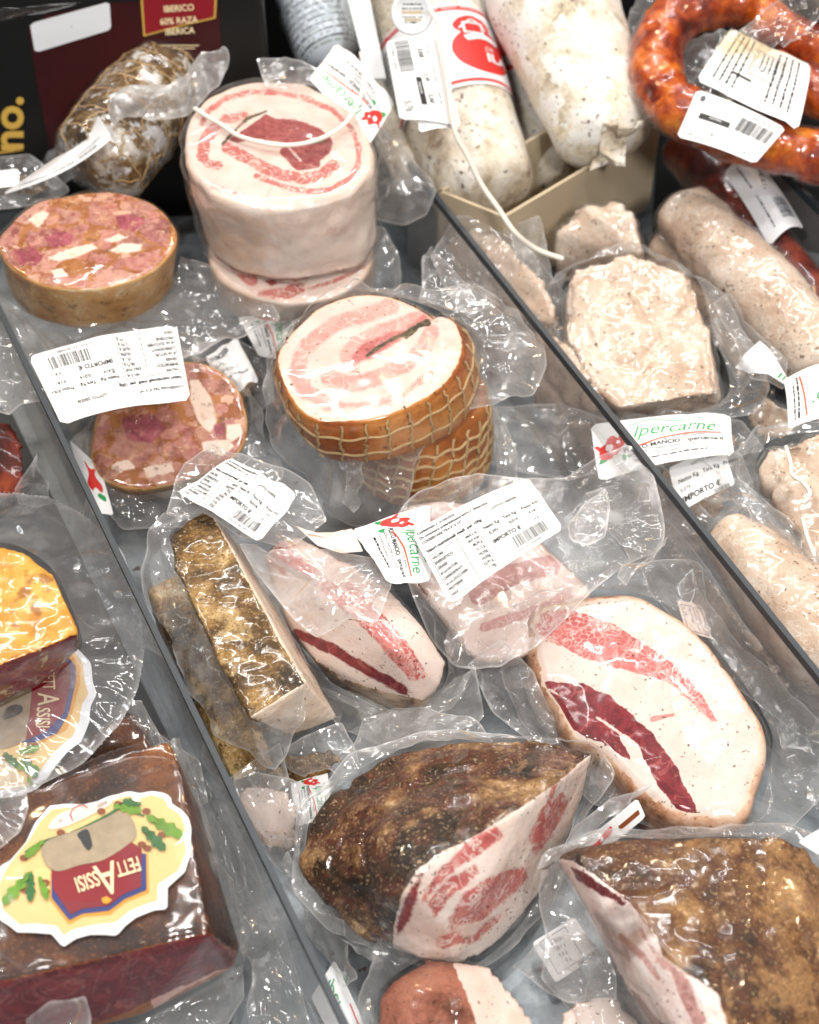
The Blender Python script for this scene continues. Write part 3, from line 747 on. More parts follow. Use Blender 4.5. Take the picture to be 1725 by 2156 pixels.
def butcher_label(parent, corners, seed=1, w=100, h=60, part=None, **k):
    """the butcher's own sticker: green script name, red stroke, little red bull"""
    s = Sticker(parent, corners, w, h, seed=seed, **k)
    s.printing([('t', 27, 38, 19, 'Ipercarne', {'sh': 0.35, 'w': 0.82}), ('l', [(26, 52), (40, 57), (60, 52), (78, 54)], 1.0)], 'green_ink', 'shop_name')
    s.printing([('l', [(26, 27), (44, 31), (66, 34), (92, 35)], 1.7)], 'orange_ink', 'red_stroke')
    s.printing([('t', 62, 30.5, 4.2, 'con qualità!', {'sh': 0.3}), ('t', 20, 24, 6.4, 'POSTO MANCIO', {'b': 0.03, 'w': 0.85}), ('t', 66, 24, 7, 'ipercarne.it', {'b': 0.02, 'w': 0.85}),
                ('t', 24, 19, 4, 'ANDREA CONFEZIONE SOTTOVUOTO', {'w': 0.8}), ('t', 26, 14.5, 3.2, '51019 PONTE BUGGIANESE (PT)', {'w': 0.85})] + lines(26, 10.5, 80, 3, seed), 'ink', 'small_print')
    bull = [(4, 22), (10, 20), (14, 23), (18, 27), (21, 33), (24, 36), (22, 42), (18, 40), (14, 44), (10, 41), (8, 36), (5, 34), (3, 28)]
    s.printing([('p', bull, True), ('p', [(17, 41), (22, 47), (24, 45), (20, 40)]), ('p', [(3, 30), (0, 35), (2, 36), (6, 32)])], 'red_ink', 'bull_emblem')
    s.printing([('p', [(8, 30), (12, 29), (13, 34), (9, 35)], True), ('p', [(16, 35), (18.5, 35), (18, 38), (16, 37.5)], True)], 'paper', 'bull_face', 2)
    s.printing([('p', [(2, 17), (8, 19), (6, 21), (3, 22)], True), ('p', [(20, 16), (25, 19), (19, 22)], True)], 'green_ink', 'leaf_sprig')
    return s
# ------------------------------------------------------------------ the counter
def box_mesh(pts8):                              # 4 bottom + 4 top corners
    return np.array(pts8), [(3, 2, 1, 0), (4, 5, 6, 7), (0, 1, 5, 4), (1, 2, 6, 5), (2, 3, 7, 6), (3, 0, 4, 7)]
V, F = box_mesh([(-1.6, -.2, -.02), (2.2, -.2, -.02), (2.2, 2.3, -.02), (-1.6, 2.3, -.02), (-1.6, -.2, 0), (2.2, -.2, 0), (2.2, 2.3, 0), (-1.6, 2.3, 0)])
tag(mk('counter_floor', V, F, M['steel'], smooth=False), kind='structure')
V, F = box_mesh([(-1.6, 1.50, 0), (2.2, 1.50, 0), (2.2, 1.54, 0), (-1.6, 1.54, 0), (-1.6, 1.50, .5), (2.2, 1.50, .5), (2.2, 1.54, .5), (-1.6, 1.54, .5)])
tag(mk('counter_wall', V, F, M['dark_wall'], smooth=False), kind='structure')

def divider(p0, p1, h, label):
    a, b = P(*p0, h), P(*p1, h)
    t = thing('acrylic_divider', label, 'divider', (a[0], a[1], 0), 'clear dividers between the bays')
    d = (b - a) / np.linalg.norm(b - a); s = np.array([-d[1], d[0], 0])
    def slab(w, z0, z1): 
        q = [a + s * w, b + s * w, b - s * w, a - s * w]
        return box_mesh([(x[0], x[1], z0) for x in q] + [(x[0], x[1], z1) for x in q])
    V, F = slab(.0016, .001, h - .004); mk('panel', V, F, M['acrylic'], t, smooth=False)
    V, F = slab(.0021, h - .004, h + .0035); mk('edge_strip', V, F, M['edge_strip'], t, smooth=False)
divider((-130, 384), (815, 2342), .12, 'clear divider with dark edge strip between the labelled hams and the guanciale')
divider((862, 347), (1860, 1596), .12, 'clear divider with a dark edge strip between the pancetta and the pale roast pork')
divider((1560, 270), (1900, 620), .12, 'clear divider at the far right, behind the dark red sausage')

def dark_sheet(pts, label, z=.004):  # added dark sheets standing in for shade on the floor
    q = A([(x, y, z) for x, y in pts]); k = len(q)
    V = np.vstack([q - [0, 0, .003], q])
    F = [tuple(range(k))[::-1], tuple(range(k, 2 * k))] + [(i, (i + 1) % k, k + (i + 1) % k, k + i) for i in range(k)]
    tag(mk('added_dark_sheet', V, F, M['black_board'], smooth=False), label, 'added dark sheet', group='added dark floor sheets')
dark_sheet([(-140, 150), (640, 60), (650, 200), (540, 330), (430, 450), (300, 450), (-140, 400)], 'added black sheet darkening the floor under the netted ham and the big black package')
dark_sheet([(1392, 60), (1850, 60), (1850, 560), (1500, 470), (1372, 540)], 'added black sheet darkening the floor under the chorizo bag and dark sausage')

plain('dark_sheet_grey', '3c3e41', 0.5, var=0.2, sc=15)  # grey of the added sheet that darkens the left bay floor
dark_sheet([(-140, 800), (20, 860), (150, 1130), (290, 1420), (400, 1640), (200, 1640), (-140, 1500)], 'added dark grey sheet darkening the floor at the left, under the yellow rinded ham', .0045)
bpy.data.objects['added_dark_sheet.002'].data.materials[0] = M['dark_sheet_grey']

# ------------------------------------------------------------------ pancetta rolls
PO = [(382, 300), (400, 250), (440, 205), (500, 180), (575, 170), (650, 180), (710, 210), (755, 250), (778, 300), (780, 350), (750, 395), (700, 420), (625, 435), (550, 435), (475, 420), (425, 395), (395, 355)]
H = lambda l: [(x / 2, y / 2) for x, y in l]
t = thing('vacuum_packed_pancetta', 'tall upright white pancetta roll with a pink spiral, under a loop of string', 'pancetta', P(600, 420, .11), 'pancetta rolls')
m = loaf('pancetta_meat', M['pancetta_meat'], t, PO, [(390, 300, .20), (780, 320, .20), (580, 180, .20)], (612, 465, .118), 0.93, 0.01, .006, .003, .006, 26, seed=4, strokes={
    'lean': [('l', H([(850, 520), (880, 465), (950, 415), (1050, 388), (1150, 388), (1280, 412), (1400, 462), (1480, 540), (1512, 620), (1508, 700), (1468, 755), (1395, 795), (1330, 808), (1250, 800), (1160, 775), (1080, 740)]), 5.5),
             ('l', H([(855, 650), (862, 600), (885, 560), (925, 528)]), 13), ('l', H([(850, 665), (880, 690), (920, 693)]), 9), ('l', H([(950, 500), (1030, 490)]), 9),
             ('l', H([(955, 620), (1030, 662), (1100, 700), (1180, 735), (1280, 752), (1350, 738), (1405, 695)]), 12), ('l', H([(890, 790), (1040, 825)]), 2.5)],
    'dark': [('p', H([(960, 590), (1050, 530), (1120, 478), (1160, 500), (1240, 500), (1350, 540), (1402, 590), (1390, 650), (1320, 695), (1280, 690), (1240, 640), (1200, 600), (1080, 585), (1000, 600)])), ('l', H([(1200, 640), (1260, 700), (1330, 690)]), 10)],
    'herb': [('l', H([(935, 610), (970, 570), (1040, 500), (1120, 470)]), 3), ('l', H([(1290, 600), (1370, 590)]), 5)]})
shell(m, t, M['pork_film'], .0015, .010, 15, 5)
film(t, [(760, 225, .17), (800, 260, .16), (845, 300, .15), (895, 365, .13), (915, 410, .12), (900, 455, .11), (850, 480, .10), (800, 470, .10), (778, 420, .13), (790, 330, .16)], amp=.012, sc=20, seed=3, name='film_flap')
film(t, [(560, 180, .205), (540, 125, .215), (600, 120, .215), (660, 140, .21), (690, 175, .205), (640, 185, .205)], amp=.01, sc=20, seed=6, name='film_flap')
film(t, [(432, 530, .112), (500, 568, .108), (580, 588, .108), (662, 586, .108), (735, 554, .108), (792, 505, .112)], [(380, 345, .198), (430, 402, .199), (550, 440, .2), (650, 440, .2), (745, 407, .2), (784, 350, .199)], amp=.007, sc=30, seed=9, closed=False, pleat=.002, mat=M['tight_film'], name='film_fold')
s = butcher_label(t, [(775, 312, .175), (648, 172, .20), (708, 92, .205), (832, 215, .18)], bend=.006, wave=.004, seed=4)

t2 = thing('vacuum_packed_pancetta', 'low streaky pancetta roll lying underneath the tall white pancetta roll', 'pancetta', P(610, 620, .03), 'pancetta rolls')
el = lambda cx, cy, rx, ry, n=20, ph=0: [(cx + rx * math.cos(2 * math.pi * k / n + ph), cy + ry * math.sin(2 * math.pi * k / n + ph)) for k in range(n)]
m = loaf('pancetta_meat', M['pancetta_meat'], t2, el(613, 528, 176, 112), [(440, 520, .112), (780, 520, .112), (600, 420, .112)], (618, 590, .05), .97, .02, .006, .002, .003, 24, seed=9, strokes={
    'lean': [('l', H([(1000, 1125), (1060, 1180)]), 14), ('l', H([(1110, 1250), (1180, 1240), (1260, 1215)]), 13), ('l', H([(1240, 1180), (1300, 1160), (1420, 1130), (1540, 1020)]), 5), ('l', H([(1300, 1215), (1420, 1180), (1540, 1120)]), 3.5), ('l', H([(920, 1080), (980, 1110)]), 5)],
    'dark': [('p', H([(1110, 1180), (1180, 1165), (1200, 1190), (1140, 1205)]))]})
shell(m, t2, M['tight_film'], .0012, .006, 18, 8)
film(t2, [(770, 480, .10), (810, 475, .09), (840, 540, .07), (848, 610, .05), (800, 640, .05), (740, 650, .05), (760, 560, .08)], amp=.008, sc=22, seed=12, name='film_flap')
film(t2, [(885, 640, .09), (890, 560, .10), (903, 515, .11), (935, 545, .11), (990, 610, .10), (1060, 625, .10), (1000, 660, .09), (940, 650, .09)], amp=.012, sc=24, seed=14, name='film_flap')
s = butcher_label(t2, [(625, 655, .075), (615, 760, .06), (545, 750, .058), (500, 668, .072)], bend=.008, seed=2)

# ------------------------------------------------------------------ head cheese
AO = H([(-10, 1010), (40, 945), (110, 880), (200, 838), (330, 815), (470, 806), (580, 830), (680, 885), (730, 950), (745, 1000), (730, 1050), (660, 1130), (560, 1180), (420, 1215), (280, 1220), (150, 1190), (60, 1140), (10, 1085)])
ta = thing('vacuum_packed_head_cheese', 'thick round head cheese with an orange brown rind, lying flat above the upside down label', 'head cheese', P(190, 600, .08), 'head cheese rounds')
m = loaf('head_cheese_meat', M['head_cheese'], ta, AO, [(10, 510, .15), (370, 500, .15), (190, 410, .15)], (194, 588, .093), .96, .0, .003, .002, .0015, 40, seed=21, strokes={
    'lean': [('p', H([(205, 1085), (290, 1045), (390, 1025), (410, 1045), (330, 1080), (240, 1100)])), ('p', H([(455, 1055), (520, 1025), (600, 1030), (590, 1055), (500, 1065)])), ('p', H([(120, 925), (160, 895), (210, 890), (200, 920), (160, 960)])), ('p', H([(215, 1140), (260, 1130), (290, 1160), (240, 1170)])), ('p', H([(440, 1010), (500, 985), (540, 1000), (470, 1020)]))],
    'dark': [('p', H([(185, 1000), (250, 975), (310, 985), (300, 1030), (230, 1045)])), ('p', H([(490, 910), (560, 900), (610, 930), (570, 970), (500, 960)])), ('p', H([(60, 1060), (120, 1040), (190, 1070), (150, 1120), (80, 1110)]))]})
shell(m, ta, M['tight_film'], .001, .004, 18, 3)
film(ta, [(-40, 880, .10), (60, 862, .10), (130, 830, .10), (300, 800, .10), (400, 740, .10), (500, 705, .10), (592, 668, .10), (560, 615, .11), (450, 560, .115), (395, 535, .12)],
     [(-40, 590, .11), (10, 630, .105), (70, 665, .10), (160, 682, .098), (260, 675, .098), (330, 640, .10), (365, 590, .105), (380, 540, .12)], amp=.012, sc=22, seed=5, closed=False, R=40)
scale_label(ta, [(402, 844, .122), (130, 894, .122), (60, 751, .122), (372, 686, .122)], '1401,5 kJ', '338,5 Kcal', ['28,72 g', '10,1 g', '<0,55g', '<0,05 g', '17,70 g', '1,74 g'], '250326', '0,414', '2 655120 003486',
            ['', '', 'CONSERVARE TRA 0° E +4°'], 11, bend=.006, wave=.0015)

BO = [(190, 930), (198, 985), (225, 1015), (280, 1030), (340, 1026), (420, 1005), (480, 975), (515, 935), (522, 880), (500, 815), (455, 775), (390, 760), (300, 775), (225, 830)]
tb = thing('vacuum_packed_head_cheese', 'smaller round head cheese slice with white fat pieces, tilted under the upside down label', 'head cheese', P(350, 950, .02), 'head cheese rounds')
m = loaf('head_cheese_meat', M['head_cheese'], tb, BO, [(195, 930, .06), (520, 890, .065), (350, 770, .085)], (352, 925, .025), .98, .01, .004, .002, .0015, 40, seed=33, strokes={
    'lean': [('p', [(400, 800), (420, 800), (445, 840), (455, 890), (440, 910), (415, 880), (400, 840)]), ('p', [(478, 895), (505, 893), (510, 915), (490, 930), (475, 925)]), ('p', [(425, 930), (480, 925), (495, 940), (470, 960), (430, 945)]), ('p', [(235, 980), (270, 965), (285, 985), (250, 995)]), ('p', [(300, 985), (360, 975), (370, 995), (310, 1005)])],
    'dark': [('p', [(255, 880), (320, 870), (350, 900), (320, 935), (270, 925)]), ('p', [(452, 895), (472, 893), (474, 915), (455, 920)])]})
shell(m, tb, M['tight_film'], .001, .003, 20, 13)
film(tb, [(148, 930, .045), (180, 895, .05), (260, 790, .07), (400, 740, .08), (505, 780, .07), (560, 860, .05), (570, 930, .045), (600, 1000, .04), (560, 1060, .035), (470, 1110, .03), (340, 1110, .02), (255, 1115, .02), (215, 1060, .03), (175, 990, .04)],
     [(186, 930, .055), (198, 995, .045), (280, 1042, .035), (420, 1015, .045), (490, 980, .05), (528, 885, .06), (500, 808, .075), (390, 752, .08), (225, 825, .07)], amp=.008, sc=24, seed=15)
s = Sticker(tb, [(146, 925, .05), (212, 985, .05), (240, 1085, .035), (196, 1085, .035)], 50, 50, bend=.004, seed=3)
s.printing([('p', [(14, 22), (22, 18), (30, 22), (40, 20), (44, 28), (36, 34), (40, 42), (30, 38), (22, 42), (24, 32)], True)], 'red_ink', 'bull_emblem')
s.printing([('p', [(30, 14), (42, 12), (44, 17), (34, 18)], True)], 'green_ink', 'leaf_sprig')

# ------------------------------------------------------------------ smoked rolled belly and the netted roll below it
EO = [(580, 768), (592, 722), (640, 668), (690, 635), (770, 617), (850, 630), (900, 655), (918, 668), (935, 662), (962, 675), (978, 720), (962, 780), (915, 830), (830, 872), (740, 890), (660, 885), (612, 845)]
E1 = lambda l: [(573 + x * .2783, 589.6 + y * .2783) for x, y in l]   # from an enlarged look
te = thing('vacuum_packed_rolled_belly', 'smoked rolled pork belly with a pale pink spiral and an orange netted rind', 'rolled belly', P(790, 830, .09), 'smoked netted rolls')
m = loaf('belly_meat', M['smoked_roll_meat'], te, EO, [(585, 765, .150), (970, 740, .150), (770, 620, .150)], (808, 828, .098), 1.02, .04, .005, .002, .0018, 30, seed=41, strokes={
    'lean': [('l', E1([(900, 200), (700, 260), (480, 330), (330, 440), (220, 560), (190, 720), (260, 840), (420, 930)]), 17), ('l', E1([(1180, 270), (1000, 330), (800, 400), (640, 480), (560, 570), (600, 650)]), 16),
             ('l', E1([(430, 740), (600, 790), (800, 740), (1000, 640), (1130, 540), (1200, 400)]), 18), ('l', E1([(520, 950), (800, 940), (1000, 860), (1200, 700)]), 7)],
    'dark': [('p', E1([(590, 580), (680, 490), (860, 400), (1000, 370), (1170, 240), (1190, 300), (1040, 420), (900, 500), (760, 590), (640, 640)]))],
    'herb': [('l', E1([(1170, 320), (1110, 345), (1060, 380), (1010, 420)]), 8), ('l', E1([(1010, 410), (900, 450), (820, 500), (720, 570)]), 4)]})
def net(o, parent, nlong, depths, r, mat='net_twine', twist=.02, frac=(0, 1), off=.0008, seed=1):
    V, F, n, rows, N = LAST[o.name][:5]
    R = np.stack(rows); nr = len(R)
    Vg = V.reshape(nr, N, 3); ng = n.reshape(nr, N, 3)
    r0 = 49; r1 = nr - 5
    rng = random.Random(seed); paths = []
    for k in range(nlong):
        j0 = k * N / nlong
        pp = []
        for i in range(r0, r1):
            j = int(j0 + (i - r0) * twist * N / 26 + rng.uniform(-.6, .6)) % N
            pp.append(Vg[i, j] + ng[i, j] * off)
        paths.append(pp)
    for d in depths:
        i = int(r0 + (r1 - 1 - r0) * d)
        idx = list(range(0, N, 3)) + [0]
        paths.append([Vg[min(i + (1 if (j // 6) % 2 else 0), r1 - 1), j] + ng[i, j] * off for j in idx])
    return cord('string_net', M[mat], parent, paths, r, 6, .004)
net(m, te, 26, (.28, .72), .0012, seed=2)
shell(m, te, M['tight_film'], .002, .004, 16, 23)
film(te, [(600, 690, .145), (560, 760, .12), (545, 840, .10), (560, 920, .08), (620, 990, .06), (690, 1050, .05), (745, 1115, .05), (805, 1105, .05), (858, 1080, .06), (876, 985, .085), (900, 925, .098), (985, 862, .105), (1060, 852, .108), (1120, 842, .10), (1150, 770, .11), (1100, 650, .12), (1010, 605, .13), (850, 605, .148), (700, 615, .148)],
     [(596, 800, .125), (640, 890, .115), (760, 925, .108), (900, 888, .108), (990, 800, .112), (990, 700, .135), (910, 648, .149), (770, 612, .149), (650, 648, .149)], amp=.012, sc=22, seed=25, R=44, N=200)
film(te, [(700, 905, .105), (715, 960, .10), (735, 1040, .085), (745, 1080, .07), (760, 1060, .075), (765, 980, .095), (780, 915, .105)], amp=.012, sc=50, seed=31, name='film_fold')

tn = thing('vacuum_packed_netted_roll', 'deep orange brown pork roll tied in a string net, standing beneath the smoked belly', 'netted roll', P(890, 980, .01), 'smoked netted rolls')
m = loaf('roll_meat', M['netted_roll_meat'], tn, el(866, 822, 158, 108), [(700, 830, .097), (1030, 830, .097), (870, 720, .097)], (884, 962, .018), .98, .04, .010, .004, .002, 30, seed=43)
net(m, tn, 26, (.12, .3, .48, .66, .84), .0014, seed=5, twist=.05)
shell(m, tn, M['tight_film'], .002, .005, 20, 27)
film(tn, [(1000, 840, .09), (1060, 870, .07), (1090, 940, .05), (1090, 1010, .03), (1050, 1060, .02), (960, 1070, .02), (900, 1060, .02)], [(1020, 860, .085), (1040, 900, .07), (1045, 960, .05), (1040, 1010, .03), (1000, 1040, .022), (950, 1050, .02), (900, 1050, .02)], amp=.008, sc=26, seed=29, closed=False)

# ------------------------------------------------------------------ netted foil ham at the back
tf = thing('netted_ham', 'small ham in silvery casing tied with tan twine, lying slanted before the black package', 'ham', P(260, 330, .1))
m = tube('ham_casing', M['foil_netted_ham'], tf, [(185, 372, .14), (262, 275, .15), (372, 130, .15)], [.041, .044, .039], disp=.0035, dsc=50, seed=51, cap=.5)
V, F, n, _, N = LAST[m.name][:5]
Vg, ng = V.reshape(-1, N, 3), n.reshape(-1, N, 3)
paths = [[Vg[i, (k * 7 + int(1.5 * math.sin(i * .35 + k))) % N] + ng[i, (k * 7) % N] * .001 for i in range(3, 107)] for k in range(8)]
paths += [[Vg[i + (j % 4 == 0), j % N] + ng[i, j % N] * .001 for j in list(range(0, N, 2)) + [0]] for i in range(12, 104, 13)]
cord('string_net', M['twine'], tf, paths, .0007, 6, .004)
shell(m, tf, M['tight_film'], .0015, .005, 24, 53)
film(tf, [(228, 240, .20), (250, 190, .20), (330, 175, .21), (385, 195, .21), (430, 110, .215), (470, 92, .22), (485, 112, .215), (455, 180, .205), (415, 225, .195), (340, 246, .20), (285, 232, .2), (240, 270, .19)], mat=M['milky_film'], amp=.014, sc=24, seed=55, name='film_neck')
film(tf, [(60, 330, .08), (130, 210, .12), (215, 130, .16), (300, 95, .19), (200, 350, .1), (110, 400, .08)], amp=.01, sc=22, seed=57)
s = Sticker(tf, [(120, 330, .17), (207, 240, .20), (238, 292, .19), (0, 412, .145)], 100, 30, bend=-.01, seed=8)
s.printing([('t', 8, 4, 5, 'Confezionato il 01/04/2026   30/06/2026'), ('t', 30, 10, 4, 'Da consumarsi preferibilmente entro il')])
tg = thing('vacuum_packed_cured_meat', 'clear pack with a blank white label corner, left edge behind the head cheese', 'cured meat', P(30, 420, .05))
hull('cured_meat', M['foil_netted_ham'], tg, [(-60, 380, .1), (60, 360, .1), (100, 400, .09), (60, 430, .06), (-60, 440, .06)], voxel=.004)
film(tg, [(-60, 340, .13), (60, 325, .13), (90, 345, .12), (150, 400, .10), (100, 430, .09), (-60, 450, .09)], amp=.012, sc=22, seed=61)
Sticker(tg, [(-40, 365, .135), (38, 355, .135), (42, 390, .13), (-40, 400, .13)], 60, 30)

# ------------------------------------------------------------------ black package, background left
tk = thing('black_ham_package', 'large black package with gold lettering, maroon meat window and red badge', 'package', P(250, 330, .05))
bp = [(-80, 330, .09), (560, 330, .09), (250, -60, .25)]
m = loaf('sleeve', M['black_board'], tk, [(-120, -80), (545, -80), (560, 60), (570, 190), (545, 330), (-120, 420)], bp, (215, 100, .13), 1, 0, .004, 0, .0005, smooth=False)
class Art(Sticker):
    """a label drawn straight onto a flat plane; own coordinates are (x, -y) of the layout"""
    def __init__(s, parent, pl, lift=.0012):
        s.pl = plane(pl); s.parent = parent; s.o = None; s.lift = lift
    def at(s, uv, off=0.0):
        uv = np.asarray(uv, float)
        return on_plane(np.c_[uv[:, 0], -uv[:, 1]], s.pl) + s.pl[1] * (s.lift + off)
    def shape(s, name, pts, mat, layer, curved=True, base=False, label=None):
        r = resample(np.asarray([(x, -y) for x, y in pts], float), 120, True, curved)
        c = r.mean(0); k = np.linspace(.02, 1, 5)
        uv = (c + (r - c)[None] * k[:, None, None]).reshape(-1, 2)
        o = mk(name, s.at(uv, .00035 * layer), grid_faces(5, 120).tolist(), M[mat], s.parent, None, True, label)
        if base: s.o = o
        else: o.parent = s.o
        return o
a = Art(tk, bp); a.shape('meat_window', H([(120, 120), (200, 60), (460, 10), (920, 0), (940, 300), (860, 480), (700, 640), (220, 660), (170, 420)]), 'maroon', 1, False, True)
a = Art(tk, bp); a.shape('white_label', H([(130, 105), (145, 92), (450, 8), (464, 15), (470, 110), (460, 125), (165, 215), (148, 210)]), 'silver_sticker', 3, False, True)
a = Art(tk, bp); a.shape('red_badge', H([(590, -60), (918, -60), (910, 75), (760, 110), (606, 152)]), 'gold', 3, False, True)
a.shape('badge_field', H([(600, -60), (908, -60), (902, 68), (760, 102), (614, 142)]), 'shield_red', 4, False)
a.printing([('t', 378, -48, 19, '60% RAZA', {'al': 'CENTER', 'rot': 4, 'b': .02}), ('t', 378, -22, 19, 'IBERICO', {'al': 'CENTER', 'rot': 4, 'b': .02}), ('t', 380, -70, 19, 'IBERICA', {'al': 'CENTER', 'rot': 4, 'b': .02})] +
           [('r', 332, -95, 420, -93), ('r', 340, -101, 412, -99)], 'lettering', 'badge_lettering', 5)
a = Art(tk, bp); g_ = a.shape('gold_edge', H([(-20, 640), (100, 622), (102, 630), (-20, 648)]), 'gold', 2, False, True)
a.printing([('t', 48, -318, 92, 'no.', {'rot': 90, 'b': .03, 'w': 1.0})], 'gold', 'gold_lettering', 2)
hull('lid_film', M['tight_film'], tk, [(-60, 20, .26), (190, 0, .27), (180, 10, .25), (-60, 60, .24)], voxel=.003)

# ------------------------------------------------------------------ salami in the card box
tbx = thing('card_box', 'beige card tray holding the white moulded salami', 'box', P(1062, 560, .0))
N0, L0, R0 = P(1062, 458, .115), P(922, 402, .115), P(1392, 262, .115)
B0 = L0 + R0 - N0
def wall(p, q, th, zb, name):
    d = (q - p) / np.linalg.norm(q - p); s_ = np.array([-d[1], d[0], 0]) * th
    V, F = box_mesh([np.r_[x[:2], zb] for x in (p, q, q + s_, p + s_)] + [x for x in (p, q, q + s_, p + s_)])
    mk(name, V, F, M['card'], tbx, smooth=False)
for i, (p, q) in enumerate(((N0, R0), (R0, B0), (B0, L0), (L0, N0))): wall(p, q, .003, .022 + .0003 * i, 'side_panel')
V, F = box_mesh([np.r_[x[:2], .018] for x in (N0, R0, B0, L0)] + [np.r_[x[:2], .0218] for x in (N0, R0, B0, L0)])
mk('bottom_panel', V, F, M['card'], tbx, smooth=False)
GS = 'salami in the card box'
def salami(label, path, rpx, mat='salami_casing', seed=1, disp=.003, cap=.5):
    p = A(path)
    t = thing('salami', label, 'salami', p[-1], GS)
    m = tube('salami_casing', M[mat], t, path, [r * mpp(x) for r, x in zip(rpx, p)], disp=disp, dsc=26, seed=seed, cap=cap, N=72, L=150)
    return t, m
ts1, m = salami('thick mouldy salami with a red and white paper band and a price tag', [(862, -60, .17), (892, 40, .155), (935, 160, .135), (1030, 440, .085)], [132, 130, 122, 108], seed=71)
V, F, n, _, N = LAST[m.name][:5]
Vg, ng = V.reshape(-1, N, 3), n.reshape(-1, N, 3)
class Wrap(Sticker):
    """a paper band round a tube: u = angle steps, v = along"""
    def __init__(s, parent, Vg, ng, i0, i1, j0, j1, w, h, off=.0016, name='paper_band', mat='paper'):
        s.Vg, s.ng, s.i0, s.i1, s.j0, s.j1, s.w, s.h, s.parent, s.off = Vg, ng, i0, i1, j0, j1, w, h, parent, off
        # smooth the sheet so it bridges the casing's lumps
        uu, vv = np.meshgrid(np.linspace(0, w, 40), np.linspace(0, h, 24))
        uv = np.c_[uu.ravel(), vv.ravel()]
        s.o = mk(name, s.at(uv), grid_faces(24, 40, False).tolist(), M[mat], parent)
    def at(s, uv, off=0.0):
        L_, N_ = s.Vg.shape[:2]
        i = np.clip(s.i1 + (s.i0 - s.i1) * np.asarray(uv)[:, 1] / s.h, 0, L_ - 1.001); j = s.j0 + (s.j1 - s.j0) * np.asarray(uv)[:, 0] / s.w
        c = s.Vg.mean(1); i0 = i.astype(int); f = (i - i0)[:, None]
        cc = c[i0] * (1 - f) + c[i0 + 1] * f
        T = c[np.minimum(i0 + 2, L_ - 1)] - c[np.maximum(i0 - 2, 0)]; T /= np.linalg.norm(T, axis=1)[:, None]
        u = np.cross(T, [0, 0, 1.0]); u /= np.linalg.norm(u, axis=1)[:, None]; w_ = np.cross(u, T)
        rad = np.linalg.norm(s.Vg - c[:, None], axis=2).mean(1) * 1.012
        r = rad[i0] * (1 - f[:, 0]) + rad[i0 + 1] * f[:, 0] + s.off + off
        a = j / N_ * 2 * math.pi
        return cc + r[:, None] * (np.cos(a)[:, None] * u + np.sin(a)[:, None] * w_)
def band_i(Vg, y, ng):                               # row of the tube whose axis crosses this layout height
    f = np.einsum('ijk,ijk->ij', ng, CAM - Vg).argmax(1)
    return int(np.abs(pix(Vg[np.arange(len(f)), f])[:, 1] - y).argmin())
# (u: cross(T,z)) points to the left of the travel direction; find the visible range by facing
def vis(Vg, ng, i):
    j = np.arange(Vg.shape[1]); x = pix(Vg[i])[:, 0]
    f = (ng[i] * (CAM - Vg[i])).sum(1) > 0
    jl, jr = j[f][x[f].argmin()], j[f][x[f].argmax()]
    return jl, jr
def wrapband(t, Vg, ng, y0, y1, w, h, over=6, **k):
    i0, i1 = band_i(Vg, y0, ng), band_i(Vg, y1, ng)
    jl, jr = vis(Vg, ng, i0)
    N_ = Vg.shape[1]
    jt = int(Vg[i0][:, 2].argmax())
    # go from left to right over the top
    a = (jl - jt + N_ // 2) % N_ - N_ // 2; b = (jr - jt + N_ // 2) % N_ - N_ // 2
    sgn = 1 if b > a else -1
    return Wrap(t, Vg, ng, i0, i1, jt + a - sgn * over, jt + b + sgn * over, w, h, **k)
b1 = wrapband(ts1, Vg, ng, 22, 192, 120, 70)
b1.printing([('r', 0, 65, 120, 68.5), ('r', 0, 2.5, 120, 5.5)], 'red_ink', 'red_border')
b1.printing([('p', [(84 + 19 * math.cos(a), 31 + 20 * math.sin(a)) for a in np.linspace(0, 2 * math.pi, 30, endpoint=False)])], 'red_ink', 'red_oval')
b1.printing([('p', [(80 + 11 * math.cos(a), 53 + 8 * math.sin(a)) for a in np.linspace(0, 2 * math.pi, 30, endpoint=False)])] , 'red_ink', 'crest', 2)
b1.printing([('t', 83, 21, 10.5, 'ILA', {'b': .03, 'w': 1.1}), ('t', 84, 31, 5, 'DE'), ('l', [(74, 41), (84, 44), (95, 41)], 5)], 'paper', 'white_lettering', 3)
b1.printing([('t', 6, 66, 2.6, 'PESO  PRODUCTO  PESO  PRODUCTO  PESO  PRODUCTO PESO', {'w': 1.3})], 'paper', 'border_lettering', 2)
b1.printing(sum([lines(14, 58 - 3.6 * k, 40, 2.6, k) for k in range(13)], []), 'pale_ink', 'small_print')
b1.printing(frame(74, 46, 86, 56, 1.2) + [('l', [(72, 50), (80, 58), (88, 50)], 1)], 'paper', 'crest_lines', 3)
s = Sticker(ts1, [(812, 88, .225), (920, 80, .225), (972, 268, .185), (842, 252, .185)], 60, 100, bend=.006, name='price_tag', seed=2)
R90 = {'rot': -90}
s.printing([('t', 8, 97, 4, '2', R90)] + [('r', 10, 97 - (q[3]) , 26, 97 - q[1]) for q in bars(0, 0, 38, 1, 5)] + [('t', 5, 88, 3.4, '000287', R90), ('t', 5, 72, 3.4, '005762', R90),
            ('t', 34, 86, 8, '0,008', {'rot': -90, 'w': .6, 'b': .02}), ('t', 34, 58, 8, '15,99', {'rot': -90, 'w': .6, 'b': .02}), ('t', 34, 32, 8, '0,360', {'rot': -90, 'w': .6, 'b': .02}),
            ('t', 45, 92, 4, 'Tara kg', R90), ('t', 45, 66, 4, 'Prezzo €/kg', R90), ('t', 45, 36, 4, 'Netto kg', R90), ('r', 25, 19, 31, 52), ('t', 8, 24, 11, '5,76', {'rot': -90, 'w': .75})])
